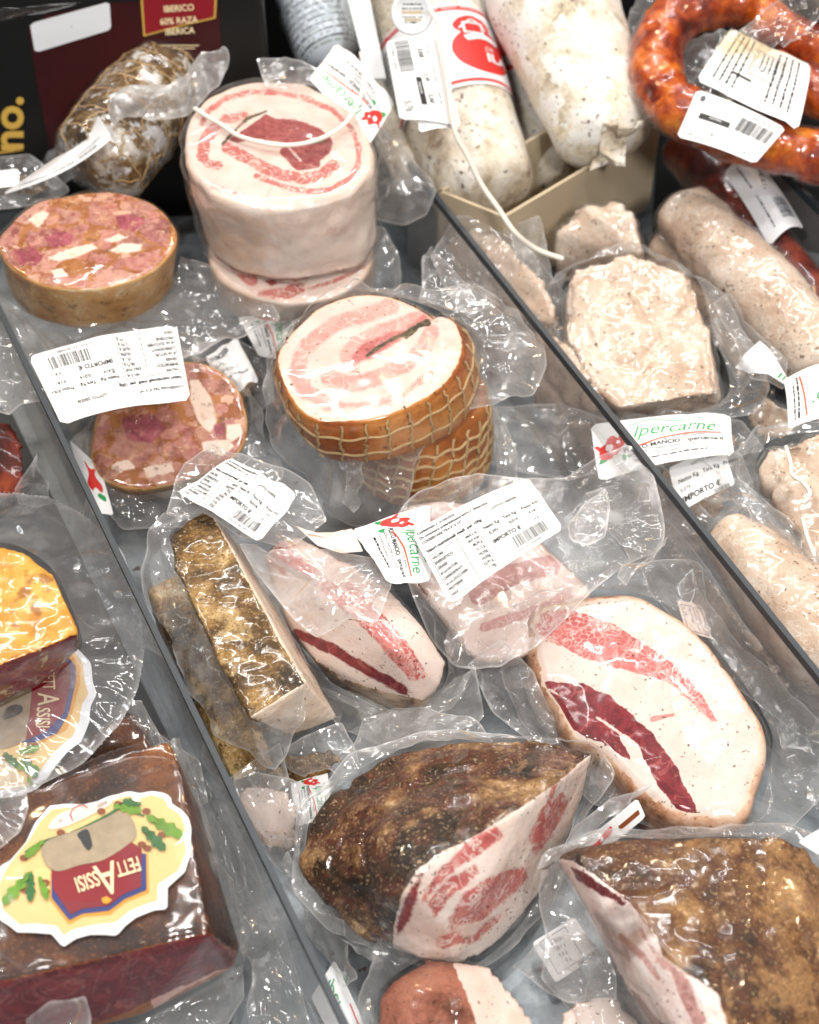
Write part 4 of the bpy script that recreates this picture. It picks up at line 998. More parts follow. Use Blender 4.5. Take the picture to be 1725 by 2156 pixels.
s.printing([('t', 26.5, 46, 4.6, 'Importo', R90)], 'paper', 'reversed_print', 2)
s2 = Sticker(ts1, [(860, 150, .20), (948, 140, .20), (958, 272, .182), (884, 280, .182)], 60, 80, name='price_tag', bend=.004)
cc = P(868, 28, .24)
e1, e2 = np.array([1, 0, 0.0]), np.array([0, .6, .8])
tk2 = thing('round_plastic_tag', 'round white plastic tag with printed lines hanging on the banded salami', 'tag', cc)
nrm = np.cross(e1, e2)
rows = []
for r_, z_ in ((.001, 0), (.0145, 0), (.0155, .0018), (.0175, .0018), (.0185, 0), (.0185, -.003), (.001, -.003)):
    rows.append([cc + r_ * (e1 * math.cos(a) + e2 * math.sin(a)) - nrm * -z_ for a in np.linspace(0, 2 * math.pi, 48, endpoint=False)])
mk('disc', np.vstack(rows), grid_faces(7, 48).tolist(), M['white_plastic'], tk2)
d = Sticker.__new__(Sticker); d.c = np.array([cc + e2 * .014 - e1 * .014, cc + e2 * .014 + e1 * .014, cc - e2 * .014 + e1 * .014, cc - e2 * .014 - e1 * .014]); d.w = d.h = 40; d.bend = d.curl = d.wave = 0; d.n = nrm if nrm @ (CAM - cc) > 0 else -nrm; d.parent = tk2; d.o = tk2.children[0]; d.seed = 1
d.printing(lines(9, 30, 32, 3, 1) + lines(7, 25, 34, 2.4, 2) + lines(7, 15, 33, 2.4, 3) + lines(11, 8, 28, 3, 4), 'ink', 'printing', 1)
d.printing([('r', 7, 19, 33, 23.5), ('r', 10, 10.5, 32, 14)], 'card', 'panels', 1)

ts2, m = salami('moulded salami with a red and white band, half hidden between two thicker salami', [(1040, -40, .12), (1072, 80, .105), (1110, 220, .08), (1150, 380, .06)], [70, 72, 72, 66], seed=74)
V, F, n, _, N = LAST[m.name][:5]
Vg, ng = V.reshape(-1, N, 3), n.reshape(-1, N, 3)
b2 = wrapband(ts2, Vg, ng, 20, 150, 60, 60)
b2.printing([('r', 0, 4, 60, 9)], 'red_ink', 'red_border')
b2.printing([('p', [(30 + 13 * math.cos(a), 34 + 17 * math.sin(a)) for a in np.linspace(0, 2 * math.pi, 30, endpoint=False)])], 'red_ink', 'red_oval')
ts3, m = salami('widest salami with thick white mould and a torn casing end, right in the box', [(1128, -90, .21), (1160, 0, .195), (1215, 130, .165), (1292, 335, .12)], [140, 134, 124, 100], 'white_salami_casing', 78, .0035, .7)
film(ts3, [(1268, 262, .165), (1300, 280, .165), (1345, 262, .165), (1362, 250, .16), (1340, 285, .155), (1312, 300, .15), (1320, 352, .13), (1285, 345, .13), (1240, 362, .12), (1262, 330, .135)], mat=M['salami_casing'], amp=.01, sc=40, seed=7, name='casing_end')
ts4, m = salami('slim salami at the left side of the box, behind the butcher sticker', [(790, 180, .12), (835, 290, .10), (880, 390, .08)], [48, 46, 40], seed=79)
ts5 = thing('wrapped_salami', 'salami in pale bluish printed paper at the back, left of the banded salami', 'salami', P(690, 100, .12))
m = tube('paper_wrap', M['bluish_paper'], ts5, [(635, -60, .17), (670, 40, .15), (705, 135, .13)], [.034, .034, .030], disp=.0015, dsc=40, seed=80)
V, F, n, _, N = LAST[m.name][:5]
Vg, ng = V.reshape(-1, N, 3), n.reshape(-1, N, 3)
b3 = wrapband(ts5, Vg, ng, -20, 110, 60, 70, name='printed_band', mat='bluish_paper')
b3.printing(sum([lines(10, 66 - 4 * k, 52, 3, k + 40) for k in range(16)], []), 'pale_ink', 'small_print')
b3.printing(sum([lines(12, 66 - 8 * k, 40, 3.4, k + 90) for k in range(8)], []), 'grey_ink', 'small_print', 2)
a_, b_ = P(742, -60, .22), P(788, 165, .16)
q_ = np.array([.011, 0, 0])
V, F = box_mesh([a_ - q_ - [0, 0, .002], b_ - q_ * .5 - [0, 0, .002], b_ + q_ - [0, 0, .002], a_ + q_ - [0, 0, .002], a_ - q_, b_ - q_ * .5, b_ + q_, a_ + q_])
tag(mk('white_card', V, F, M['white_plastic'], smooth=False), 'narrow white card edge standing between the bluish paper salami and the banded salami', 'card')

tstr = rope('cotton_string', M['cotton'], A([(410, 228, .206), (435, 245, .207), (465, 262, .208), (500, 285, .209), (550, 300, .21), (600, 306, .21), (650, 300, .212), (700, 280, .213), (735, 250, .214), (755, 215, .215), (765, 175, .215), (765, 135, .215), (760, 112, .215)]), .0019)
tag(tstr, 'white cotton string looped over the tall pancetta roll', 'string', group='white strings')
tstr = rope('cotton_string', M['cotton'], A([(905, 20, .25), (925, 60, .24), (940, 150, .22), (957, 270, .19), (985, 330, .17), (1015, 390, .15), (1050, 440, .135), (1085, 490, .12), (1130, 525, .1), (1185, 545, .09)]), .0023)
tag(tstr, 'white cotton string running down from the price tag over the banded salami', 'string', group='white strings')

t = thing('vacuum_packed_head_cheese', 'small pack with a crumpled white label, between the head cheese and the smoked belly', 'head cheese', P(490, 800, .01), 'head cheese rounds')
hull('head_cheese_meat', M['head_cheese'], t, [(420, 760, .02), (500, 720, .03), (560, 780, .03), (540, 850, .02), (470, 840, .008)], .003, 6, .002, 50, seed=401)
film(t, [(400, 740, .05), (470, 700, .06), (560, 740, .06), (575, 840, .045), (520, 890, .03), (440, 840, .04)], amp=.01, sc=26, seed=403)
s = Sticker(t, [(432, 752, .066), (500, 715, .07), (545, 800, .062), (480, 842, .056)], 70, 60, bend=.004, wave=.005)
s.printing([('t', 6, 48, 9, '01/04/2026', {'b': .03}), ('t', 6, 36, 6, '30/06/2026'), ('t', 6, 26, 5, 'CONSERVARE TRA 0° E +4°', {'w': .7})] + lines(6, 16, 60, 4, 7))
# ------------------------------------------------------------------ chorizo, dark sausage
tc = thing('vacuum_packed_chorizo', 'coiled orange red chorizo in a clear bag with two white labels', 'chorizo', P(1500, 250, .14))
m = tube('chorizo_meat', M['chorizo_meat'], tc, [(1600, 10, .215), (1520, 5, .21), (1440, 28, .205), (1392, 85, .195), (1385, 165, .185), (1425, 228, .18), (1500, 265, .175), (1580, 295, .17), (1680, 320, .165), (1800, 350, .16)], [.0215, .022, .0225, .0235, .024, .0235, .023, .022, .022, .022], disp=.0045, dsc=60, seed=81, L=200)
shell(m, tc, M['tight_film'], .001, .004, 30, 83)
m = tube('chorizo_meat', M['chorizo_meat'], tc, [(1540, -30, .20), (1610, 40, .20), (1680, 85, .195), (1800, 130, .19)], [.02, .02, .02, .02], disp=.003, dsc=45, seed=85)
shell(m, tc, M['tight_film'], .001, .004, 30, 84)
m = tube('chorizo_meat', M['chorizo_meat'], tc, [(1600, 130, .185), (1650, 165, .18), (1800, 230, .175)], [.019, .02, .02], disp=.003, dsc=45, seed=86)
shell(m, tc, M['tight_film'], .001, .004, 30, 87)
film(tc, [(1318, 60, .19), (1345, -30, .20), (1500, -80, .22), (1800, -80, .22), (1800, 400, .15), (1630, 348, .155), (1500, 308, .16), (1420, 285, .165), (1375, 255, .17), (1340, 210, .175), (1290, 165, .18), (1322, 120, .185)],
     [(1335, 110, .19), (1380, 30, .20), (1450, -5, .21), (1600, -25, .215), (1790, 60, .2), (1790, 360, .155), (1600, 325, .165), (1480, 290, .17), (1390, 235, .175), (1345, 180, .18)], amp=.008, sc=26, seed=88)
film(tc, [(1425, 130, .185), (1450, 85, .19), (1520, 60, .2), (1590, 90, .19), (1560, 200, .18), (1490, 230, .178), (1440, 200, .18)], mat=M['thick_film'], amp=.008, sc=30, seed=95)
film(tc, [(1505, 100, .235), (1540, 60, .24), (1620, 20, .24), (1725, -20, .24), (1760, 20, .235), (1690, 80, .235), (1620, 115, .235), (1545, 110, .235)], mat=M['amber_film'], amp=.014, sc=30, seed=89, name='film_flap')
s = Sticker(tc, [(1708, 135, .21), (1680, 275, .195), (1468, 165, .215), (1540, 62, .23)], 100, 80, bend=.005, wave=.003, seed=5)
s.printing(sum([lines(6, 68 - 6 * k, 88, 3.2, k + 10) for k in range(4)], []) + frame(20, 30, 60, 56, .5) + frame(22, 32, 58, 54, .4) + sum([lines(24, 49 - 4 * k, 50, 2.6, k + 60) for k in range(4)], []) + sum([lines(6, 24 - 5.2 * k, 88, 3, k + 30) for k in range(4)], []))
s.printing([('r', 66, 20, 69, 36)], 'ink', 'ink_smudge', 2)
s = Sticker(tc, [(1590, 345, .185), (1425, 288, .19), (1468, 188, .21), (1655, 270, .2)], 100, 58, bend=.004, seed=6)
s.printing(bars(6, 12, 44, 30, 9) + [('r', 50, 24, 86, 31), ('t', 56, 42, 8, '5,90', {'w': .7}), ('t', 58, 51, 5, 'Prezzo €/kg', {'w': .8}), ('t', 8, 50, 5, 'Tara kg', {'w': .8}), ('t', 82, 50, 5, 'Netto kg', {'w': .7}), ('t', 10, 6, 4, '2 001002 003901')])
s.printing([('t', 60, 25.5, 4.6, 'Importo')], 'paper', 'reversed_print', 2)
s.printing([('p', [(90 + 3 * math.cos(a), 8 + 4 * math.sin(a)) for a in np.linspace(0, 6.2, 14)])], 'grey_ink', 'round_stamp')

tds = thing('dark_sausage', 'long dark red sausage with a greyish label, right edge below the chorizo', 'sausage', P(1600, 520, .05))
m = tube('sausage_meat', M['dark_sausage'], tds, [(1430, 290, .09), (1540, 430, .085), (1640, 560, .08), (1780, 740, .075)], [.024, .025, .025, .025], disp=.002, dsc=45, seed=91)
shell(m, tds, M['tight_film'], .001, .004, 30, 92)
s = Sticker(tds, [(1590, 332, .115), (1694, 482, .108), (1620, 520, .105), (1525, 368, .11)], 100, 50, bend=.004, curl=.012, mat='silver_sticker')
s.printing([('t', 30, 30, 9, '€ 8,1', {'rot': -20}), ('r', 24, 33, 32, 37)] + lines(8, 12, 40, 3, 3) + lines(50, 12, 90, 3, 4) + bars(64, 26, 88, 44, 3), 'grey_ink')

# ------------------------------------------------------------------ pale roast pork, right bay
GP = 'pale roast pork pieces'
def pork(label, pts, seed, voxel=.003, cat='roast pork', **k):
    t = thing('vacuum_packed_roast_pork', label, cat, A(pts).mean(0) * [1, 1, 0] + [0, 0, .005], GP)
    m = hull('pork_meat', M['roast_pork'], t, pts, voxel, 5, .007, 30, ridge=.6, seed=seed, **k)
    shell(m, t, M['pork_film'], .0015, .006, 22, seed + 1)
    return t, m
tp3, m = pork('big squarish block of pale roast pork in the middle of the right bay', [(1188, 600, .1), (1215, 563, .11), (1350, 533, .115), (1455, 578, .11), (1492, 690, .1), (1520, 830, .085), (1300, 858, .08), (1212, 780, .08), (1185, 690, .09), (1225, 800, .03), (1310, 880, .03), (1510, 865, .04)], 101, .0024)
film(tp3, [(1148, 610, .07), (1190, 553, .09), (1350, 520, .1), (1440, 555, .1), (1530, 640, .09), (1600, 750, .07), (1622, 820, .07), (1590, 875, .07), (1450, 890, .06), (1300, 895, .06), (1195, 845, .05), (1160, 720, .06)],
     [(1182, 620, .085), (1210, 560, .1), (1350, 530, .105), (1458, 575, .1), (1500, 690, .09), (1525, 840, .075), (1300, 870, .06), (1205, 790, .06), (1180, 700, .075)], amp=.01, sc=24, seed=103)
butcher_label(tp3, [(1243, 897, .085), (1538, 874, .085), (1546, 958, .08), (1262, 1012, .08)], bend=.006, wave=.003, seed=9)
tp1, m = pork('rounded pale pork end behind the big squarish block, beside the card box', [(1168, 545, .06), (1172, 480, .09), (1215, 428, .11), (1300, 420, .11), (1332, 450, .11), (1352, 530, .09), (1360, 600, .04), (1170, 600, .03)], 105)
film(tp1, [(1080, 470, .1), (1130, 450, .11), (1150, 520, .1), (1165, 600, .07), (1140, 640, .06), (1090, 560, .09)], amp=.01, sc=24, seed=107)
def porkroll(label, path, rpx, seed):
    p = A(path)
    t = thing('vacuum_packed_roast_pork', label, 'roast pork', p.mean(0) * [1, 1, 0] + [0, 0, .005], GP)
    m = tube('pork_meat', M['roast_pork'], t, path, [r * mpp(x) for r, x in zip(rpx, p)], disp=.005, dsc=32, seed=seed, N=72, L=130, cap=.6)
    shell(m, t, M['pork_film'], .0015, .006, 22, seed + 1)
    return t, m
tp2, m = porkroll('long pale pork roll running from beside the block towards the right edge', [(1425, 430, .085), (1500, 510, .085), (1600, 610, .08), (1700, 720, .075), (1760, 800, .07)], [62, 76, 80, 82, 80], 111)
film(tp2, [(1500, 640, .1), (1540, 620, .11), (1580, 690, .1), (1660, 760, .09), (1650, 820, .08), (1580, 800, .08), (1545, 720, .09)], amp=.012, sc=26, seed=113, name='film_flap')
s = Sticker(tp2, [(1545, 772, .1), (1606, 712, .115), (1668, 806, .1), (1610, 822, .09)], 60, 50, bend=.008, wave=.006, seed=4, outline=[(0, 48), (54, 50), (60, 30), (58, 2), (40, 0), (30, 16), (6, 30)])
s.printing([('l', [(40, 8), (54, 12)], 2), ('l', [(44, 4), (56, 8)], 1.2)], 'green_ink', 'shop_name')
tp2b, m = porkroll('lower pale pork roll mostly hidden beneath the long roll', [(1390, 510, .045), (1480, 590, .045), (1560, 690, .04)], [56, 62, 60], 115)
tp4, m = pork('pale pork piece seen through the divider, next to the card box corner', [(932, 530, .06), (980, 466, .09), (1060, 488, .096), (1150, 596, .09), (1188, 690, .075), (1130, 735, .03), (985, 650, .04)], 117)
film(tp4, [(905, 540, .09), (960, 450, .1), (1060, 470, .1), (1130, 540, .09), (1210, 640, .06), (1200, 720, .04), (1100, 740, .04), (960, 650, .06)], amp=.01, sc=24, seed=118)
tp5, m = pork('small pale pork piece below the divider edge, left of the big block', [(1078, 700, .065), (1130, 662, .088), (1205, 732, .088), (1272, 840, .08), (1240, 892, .04), (1130, 860, .03)], 121)
tp6, m = pork('greyish pork piece lying low behind the divider, left of the green script label', [(1180, 880, .03), (1240, 886, .06), (1310, 945, .06), (1310, 1005, .03), (1225, 990, .015), (1178, 935, .012)], 123)
film(tp6, [(1040, 860, .05), (1180, 850, .07), (1320, 900, .07), (1300, 980, .05), (1200, 1010, .03), (1080, 990, .03)], amp=.01, sc=26, seed=124)
tp7, m = porkroll('peppered pork roll in the lower right bay beside the divider', [(1515, 1105, .06), (1600, 1200, .06), (1700, 1310, .06), (1800, 1420, .06)], [50, 84, 105, 110], 125)
film(tp7, [(1430, 1000, .06), (1500, 1030, .08), (1600, 1090, .09), (1700, 1200, .09), (1800, 1300, .08), (1800, 1240, .08), (1680, 1110, .09), (1560, 1010, .08), (1450, 950, .07)], amp=.012, sc=26, seed=127)
tp8, m = pork('plump pale pork piece at the right edge with a curl of white string', [(1592, 985, .085), (1622, 930, .1), (1725, 912, .105), (1830, 940, .1), (1830, 1240, .06), (1720, 1200, .06), (1640, 1090, .065), (1600, 1040, .05)], 129, .0028)
film(tp8, [(1540, 960, .07), (1600, 900, .09), (1725, 880, .1), (1830, 890, .1), (1830, 1000, .11), (1700, 1150, .1), (1720, 1230, .07), (1640, 1150, .06), (1560, 1040, .06)],
     [(1590, 985, .08), (1622, 928, .098), (1725, 910, .104), (1820, 930, .1), (1820, 1000, .11), (1725, 1150, .08), (1715, 1200, .06), (1640, 1090, .065), (1600, 1040, .06)], amp=.01, sc=26, seed=131)
cord('tying_string', M['cotton'], tp8, [A([(1655, 940, .113), (1665, 975, .114), (1668, 1000, .113), (1690, 1015, .113), (1706, 1040, .112), (1690, 1060, .109)]), A([(1690, 1090, .106), (1700, 1130, .102), (1715, 1170, .095)])], .0016, 8)
tp9, m = pork('brownish pork piece under the divider, beside the big guanciale half', [(1395, 1130, .04), (1470, 1180, .06), (1625, 1385, .06), (1680, 1470, .045), (1620, 1490, .012), (1450, 1300, .012)], 133)
film(tp9, [(1230, 1030, .08), (1340, 1010, .06), (1480, 1180, .06), (1560, 1300, .06), (1740, 1500, .05), (1700, 1560, .03), (1540, 1440, .03), (1380, 1260, .03)], amp=.008, sc=24, seed=134)
tp10, m = pork('small dark pork piece between the big block and the plump piece at the edge', [(1560, 860, .04), (1620, 820, .055), (1680, 860, .055), (1700, 920, .04), (1620, 945, .02), (1560, 920, .02)], 135)
s = Sticker(tp10, [(1660, 905, .1), (1650, 800, .11), (1760, 760, .115), (1760, 880, .105)], 80, 60, bend=.006, curl=.006)
s.printing([('t', 14, 14, 26, 'Ip', {'sh': .35})], 'green_ink', 'shop_name'); s.printing([('l', [(8, 38), (70, 44)], 2)], 'orange_ink', 'red_stroke'); s.printing(lines(8, 46, 70, 4, 2) + lines(8, 51, 60, 3, 4))
t = thing('vacuum_packed_roast_pork', 'pork pack lying flat with a half hidden scale label reading IMPORTO', 'roast pork', P(1470, 1060, .01), GP)
m = hull('pork_meat', M['roast_pork'], t, [(1380, 990, .03), (1470, 960, .035), (1560, 1020, .035), (1540, 1100, .02), (1430, 1110, .01), (1390, 1060, .01)], .003, 8, .004, 30, seed=141)
film(t, [(1360, 980, .05), (1480, 930, .06), (1560, 950, .06), (1590, 1030, .06), (1540, 1100, .04), (1440, 1130, .03), (1380, 1080, .03)], amp=.008, sc=26, seed=143)
s = Sticker(t, [(1408, 985, .065), (1525, 942, .07), (1548, 1020, .065), (1430, 1080, .055)], 80, 60, bend=.003)
s.printing([('t', 8, 8, 11, 'IMPORTO €', {'b': .03}), ('t', 8, 22, 7, '0,374'), ('t', 8, 34, 8, 'Netto Kg   Tara Kg   Prezzo', {'b': .01}), ('t', 30, 50, 6, 'LOTTO: 020326')] + bars(50, 0, 74, 6, 4))

for i, (lab, pts, s_) in enumerate((
    ('shadowed pale pork piece wedged between the big block and the long roll', [(1470, 560, .05), (1530, 590, .055), (1600, 740, .05), (1560, 800, .03), (1500, 700, .03), (1510, 640, .01)], 301),
    ('pale pork piece lying low between the script label and the peppered roll', [(1320, 1010, .03), (1400, 1000, .04), (1490, 1090, .04), (1500, 1180, .02), (1400, 1150, .015), (1350, 1080, .008)], 305),
    ('pale pork end beneath the script label, touching the divider edge', [(1290, 880, .03), (1400, 870, .045), (1540, 890, .045), (1580, 940, .03), (1420, 980, .02), (1320, 960, .01)], 309),
    ('flat pale pork piece behind the divider, close to the tall pancetta roll', [(955, 600, .03), (1000, 618, .055), (1098, 740, .055), (1100, 800, .03), (1020, 762, .012), (978, 690, .008)], 313),
    ('pale pork piece in the corner between the peppered roll and the divider', [(1500, 1180, .03), (1580, 1240, .04), (1720, 1420, .035), (1760, 1500, .02), (1660, 1440, .01), (1540, 1290, .01)], 317))):
    t, m = pork(lab, pts, s_)
    q = np.array(pts)[:5]
    ctr = q[:, :2].mean(0)
    film(t, [tuple(ctr + (p[:2] - ctr) * 1.25) + (p[2] + .012,) for p in q], amp=.012, sc=26, seed=s_ + 2, name='film_flap')
# ------------------------------------------------------------------ guanciale and speck, middle bay
GG = 'guanciale pieces'
Z5 = lambda l: [(286 + x * .2773, 1053 + y * .2773) + tuple(r) for x, y, *r in l]
ti = thing('vacuum_packed_speck', 'oblong speck slab with dark herb crust and white fat side', 'speck', P(540, 1400, .02), 'dark crusted speck')
m = hull('speck_meat', M['speck_meat'], ti, [(425, 1075, .1), (452, 1088, .104), (359, 1125, .103), (369, 1192, .106), (452, 1372, .106), (524, 1512, .104), (644, 1438, .106), (591, 1352, .108), (535, 1247, .108), (486, 1150, .106),
     (505, 1150, .06), (713, 1513, .05), (613, 1550, .05), (430, 1200, .05), (500, 1420, .05)], .0022, 3, .003, 45, cuts=[((644, 1438, .106), (486, 1150, .106), (713, 1513, .05)), ((644, 1438, .106), (524, 1512, .104), (713, 1513, .05))], seed=151, tol=.012)
shell(m, ti, M['tight_film'], .0015, .007, 17, 153)
film(ti, [(345, 1080, .11), (310, 1120, .1), (288, 1190, .09), (300, 1255, .08), (350, 1330, .075), (395, 1450, .07), (450, 1540, .065), (530, 1610, .065), (580, 1628, .065), (605, 1600, .07), (645, 1500, .09)],
     [(400, 1085, .105), (359, 1125, .103), (364, 1160, .104), (375, 1200, .104), (397, 1261, .104), (425, 1320, .103), (452, 1372, .103), (490, 1445, .1), (524, 1512, .1), (570, 1510, .1), (640, 1445, .104)], amp=.010, sc=24, seed=155, closed=False, R=40)
film(ti, [(348, 1085, .105), (372, 1000, .11), (440, 928, .115), (490, 955, .115), (600, 985, .11), (655, 1020, .105), (690, 1100, .095), (610, 1150, .095), (500, 1125, .10), (432, 1078, .105)], amp=.007, sc=24, seed=157, name='film_flap')
scale_label(ti, [(482, 955, .124), (628, 1048, .124), (545, 1137, .116), (372, 1034, .118)], '3396 kJ', '825,8 Kcal', ['91 g', '28 g', '<0,55g', '<0,5 g', '9,1 g', '3,2 g'], '010426', '', '2 655220 004895',
            ['Da consumarsi preferibilmente entro il', 'CONSERVARE TRA 0° E +4°'], 22, bend=.004, wave=.006)
ti2 = thing('vacuum_packed_speck', 'second dark speck piece half hidden beneath the oblong slab, against the left divider', 'speck', P(420, 1480, .005), 'dark crusted speck')
m = hull('speck_meat', M['speck_meat'], ti2, [(308, 1240, .045), (380, 1200, .05), (560, 1540, .045), (590, 1620, .04), (500, 1650, .03), (470, 1625, .02), (380, 1430, .015), (320, 1290, .015)], .0028, 4, .003, 45, seed=161)
film(ti2, [(480, 1640, .04), (590, 1560, .06), (610, 1640, .04), (560, 1690, .03), (500, 1680, .03)], amp=.006, sc=30, seed=163)
ti3 = thing('vacuum_packed_speck', 'small dark speck end lying below the oblong slab, with a clear bag corner', 'speck', P(620, 1620, .003), 'dark crusted speck')
m = hull('speck_meat', M['speck_meat'], ti3, [(505, 1640, .02), (600, 1585, .035), (735, 1570, .03), (742, 1620, .02), (640, 1655, .015), (560, 1665, .012)], .003, 4, .003, 45, seed=165)
film(ti3, [(600, 1575, .05), (640, 1550, .055), (718, 1520, .065), (745, 1570, .06), (772, 1632, .05), (735, 1640, .045), (690, 1620, .04), (640, 1640, .035), (600, 1620, .035)], amp=.008, sc=30, seed=167)
tr = thing('vacuum_packed_fat', 'small piece of white peppered fat in a clear bag beside the left divider', 'pork fat', P(570, 1720, .003))
m = hull('fat_meat', M['guanciale_meat'], tr, [(498, 1680, .03), (520, 1645, .036), (608, 1655, .036), (635, 1720, .03), (634, 1800, .012), (560, 1790, .006), (520, 1725, .01)], .0026, 4, .002, 50, cuts=[((498, 1680, .03), (608, 1655, .036), (635, 1720, .03))], seed=169, tol=.01)
shell(m, tr, M['tight_film'], .001, .004, 25, 170)
film(tr, [(490, 1640, .04), (520, 1620, .045), (620, 1640, .045), (650, 1720, .035), (640, 1810, .02), (630, 1860, .01), (580, 1820, .01), (530, 1750, .015)], amp=.006, sc=28, seed=171)
butcher_label(tr, [(690, 1625, .02), (700, 1720, .02), (625, 1740, .018), (612, 1650, .02)], bend=.003)

JT = [(556, 1168, .075), (588, 1133, .082), (632, 1130, .084), (740, 1185, .088), (830, 1248, .09), (890, 1318, .088), (942, 1392, .075), (930, 1440, .065)]
tj = thing('vacuum_packed_guanciale', 'long narrow guanciale slab with pink stripes, next to the oblong speck slab', 'guanciale', P(760, 1360, .01), GG)
m = hull('guanciale_meat', M['guanciale_meat'], tj, JT + [(600, 1290, .07), (612, 1322, .06), (660, 1385, .058), (760, 1440, .055), (880, 1485, .05), (605, 1330, .035), (700, 1440, .02), (830, 1500, .015), (892, 1502, .02), (745, 1290, .103), (660, 1240, .098), (830, 1370, .095)], .0022, 9, .003, 40,
         facepoly=[(548, 1165), (588, 1126), (640, 1122), (745, 1178), (837, 1243), (897, 1310), (952, 1390), (940, 1440), (893, 1476), (815, 1458), (725, 1428), (655, 1380), (612, 1328), (596, 1290)], seed=173, strokes={
    'lean': [('l', [(600, 1165), (650, 1205), (720, 1262), (800, 1335), (870, 1420)], 15), ('l', [(735, 1235), (800, 1300), (860, 1370), (890, 1420)], 9), ('p', [(560, 1180), (590, 1140), (620, 1160), (600, 1215)])],
    'dark': [('l', [(628, 1335), (690, 1362), (770, 1408), (850, 1452)], 11), ('p', [(650, 1140), (690, 1150), (760, 1190), (720, 1185)])]})
shell(m, tj, M['tight_film'], .001, .005, 17, 175)
film(tj, [(505, 1146, .10), (553, 1150, .105), (568, 1165, .11), (650, 1162, .112), (740, 1164, .112), (832, 1180, .112), (815, 1250, .112), (790, 1313, .11), (730, 1300, .105), (660, 1335, .10), (610, 1295, .095), (545, 1215, .095)], mat=M['milky_film'], amp=.009, sc=18, seed=177, name='film_flap')
film(tj, [(560, 1250, .06), (600, 1390, .035), (700, 1470, .02), (850, 1530, .01), (950, 1500, .02), (1010, 1400, .04), (960, 1300, .07)], [(598, 1270, .07), (612, 1340, .045), (700, 1436, .03), (830, 1498, .02), (892, 1500, .025), (940, 1430, .06), (942, 1385, .075)], amp=.006, sc=26, seed=179, closed=False)
butcher_label(tj, [(905, 1060, .115), (908, 1222, .112), (815, 1232, .112), (740, 1116, .118)], bend=.003, wave=.004, seed=6)
film(tj, [(622, 1105, .125), (650, 1122, .125), (700, 1120, .125), (742, 1112, .125), (765, 1160, .118), (720, 1165, .116), (670, 1150, .118)], mat=M['pink_paper'], amp=.006, sc=30, seed=181, name='curled_label')

tkk = thing('vacuum_packed_guanciale', 'pinkish guanciale slice lying under the large tilted white scale label', 'guanciale', P(1030, 1230, .01), GG)
m = loaf('guanciale_meat', M['hazy_guanciale_meat'], tkk, [(832, 1100), (850, 1065), (930, 1052), (1050, 1072), (1130, 1135), (1195, 1195), (1240, 1262), (1130, 1365), (1010, 1390), (930, 1300), (860, 1215)], [(840, 1100, .055), (1230, 1260, .055), (1050, 1075, .055)], (1030, 1235, .02), .95, 0, .006, .002, .002, 40, seed=183, strokes={
    'lean': [('l', [(840, 1112), (920, 1092), (1000, 1098)], 5), ('l', [(1010, 1250), (1080, 1210), (1160, 1190)], 22), ('l', [(1020, 1320), (1120, 1290), (1200, 1250)], 10)], 'dark': [('p', [(830, 1180), (880, 1220), (920, 1290), (870, 1270)])]})
shell(m, tkk, M['tight_film'], .001, .005, 18, 185)
film(tkk, [(828, 1095, .09), (880, 1030, .095), (1000, 1000, .10), (1120, 1000, .11), (1190, 1008, .115), (1260, 960, .12), (1320, 935, .12), (1362, 960, .115), (1385, 1040, .11), (1402, 1110, .105), (1395, 1155, .10), (1300, 1195, .09), (1230, 1260, .08), (1130, 1360, .07), (1050, 1405, .06), (960, 1405, .06), (905, 1340, .065), (860, 1230, .08)], mat=M['embossed_film'], amp=.008, sc=22, seed=187, N=220, R=44, smooth=True)
film(tkk, [(1195, 1105, .118), (1230, 1060, .122), (1275, 1025, .124), (1285, 1070, .122), (1275, 1130, .118), (1240, 1150, .114), (1205, 1140, .114)], mat=M['film'], amp=.004, sc=40, seed=189, name='air_pocket')
scale_label(tkk, [(866, 1122, .126), (1112, 1004, .132), (1187, 1114, .126), (950, 1274, .12)], '1869,2 kJ', '454 Kcal', ['48,30 g', '15,12 g', '<0,55g', '<0,05g', '22,93 g', '7,16g'], '060326', '0,392', '2 655230 004940',
            ['Confezionato il  01/04/2026', 'Da consumarsi preferibilmente entro il  30/06/2026', 'CONSERVARE TRA 0° E +4°'], 33, bend=.004, wave=.0012)

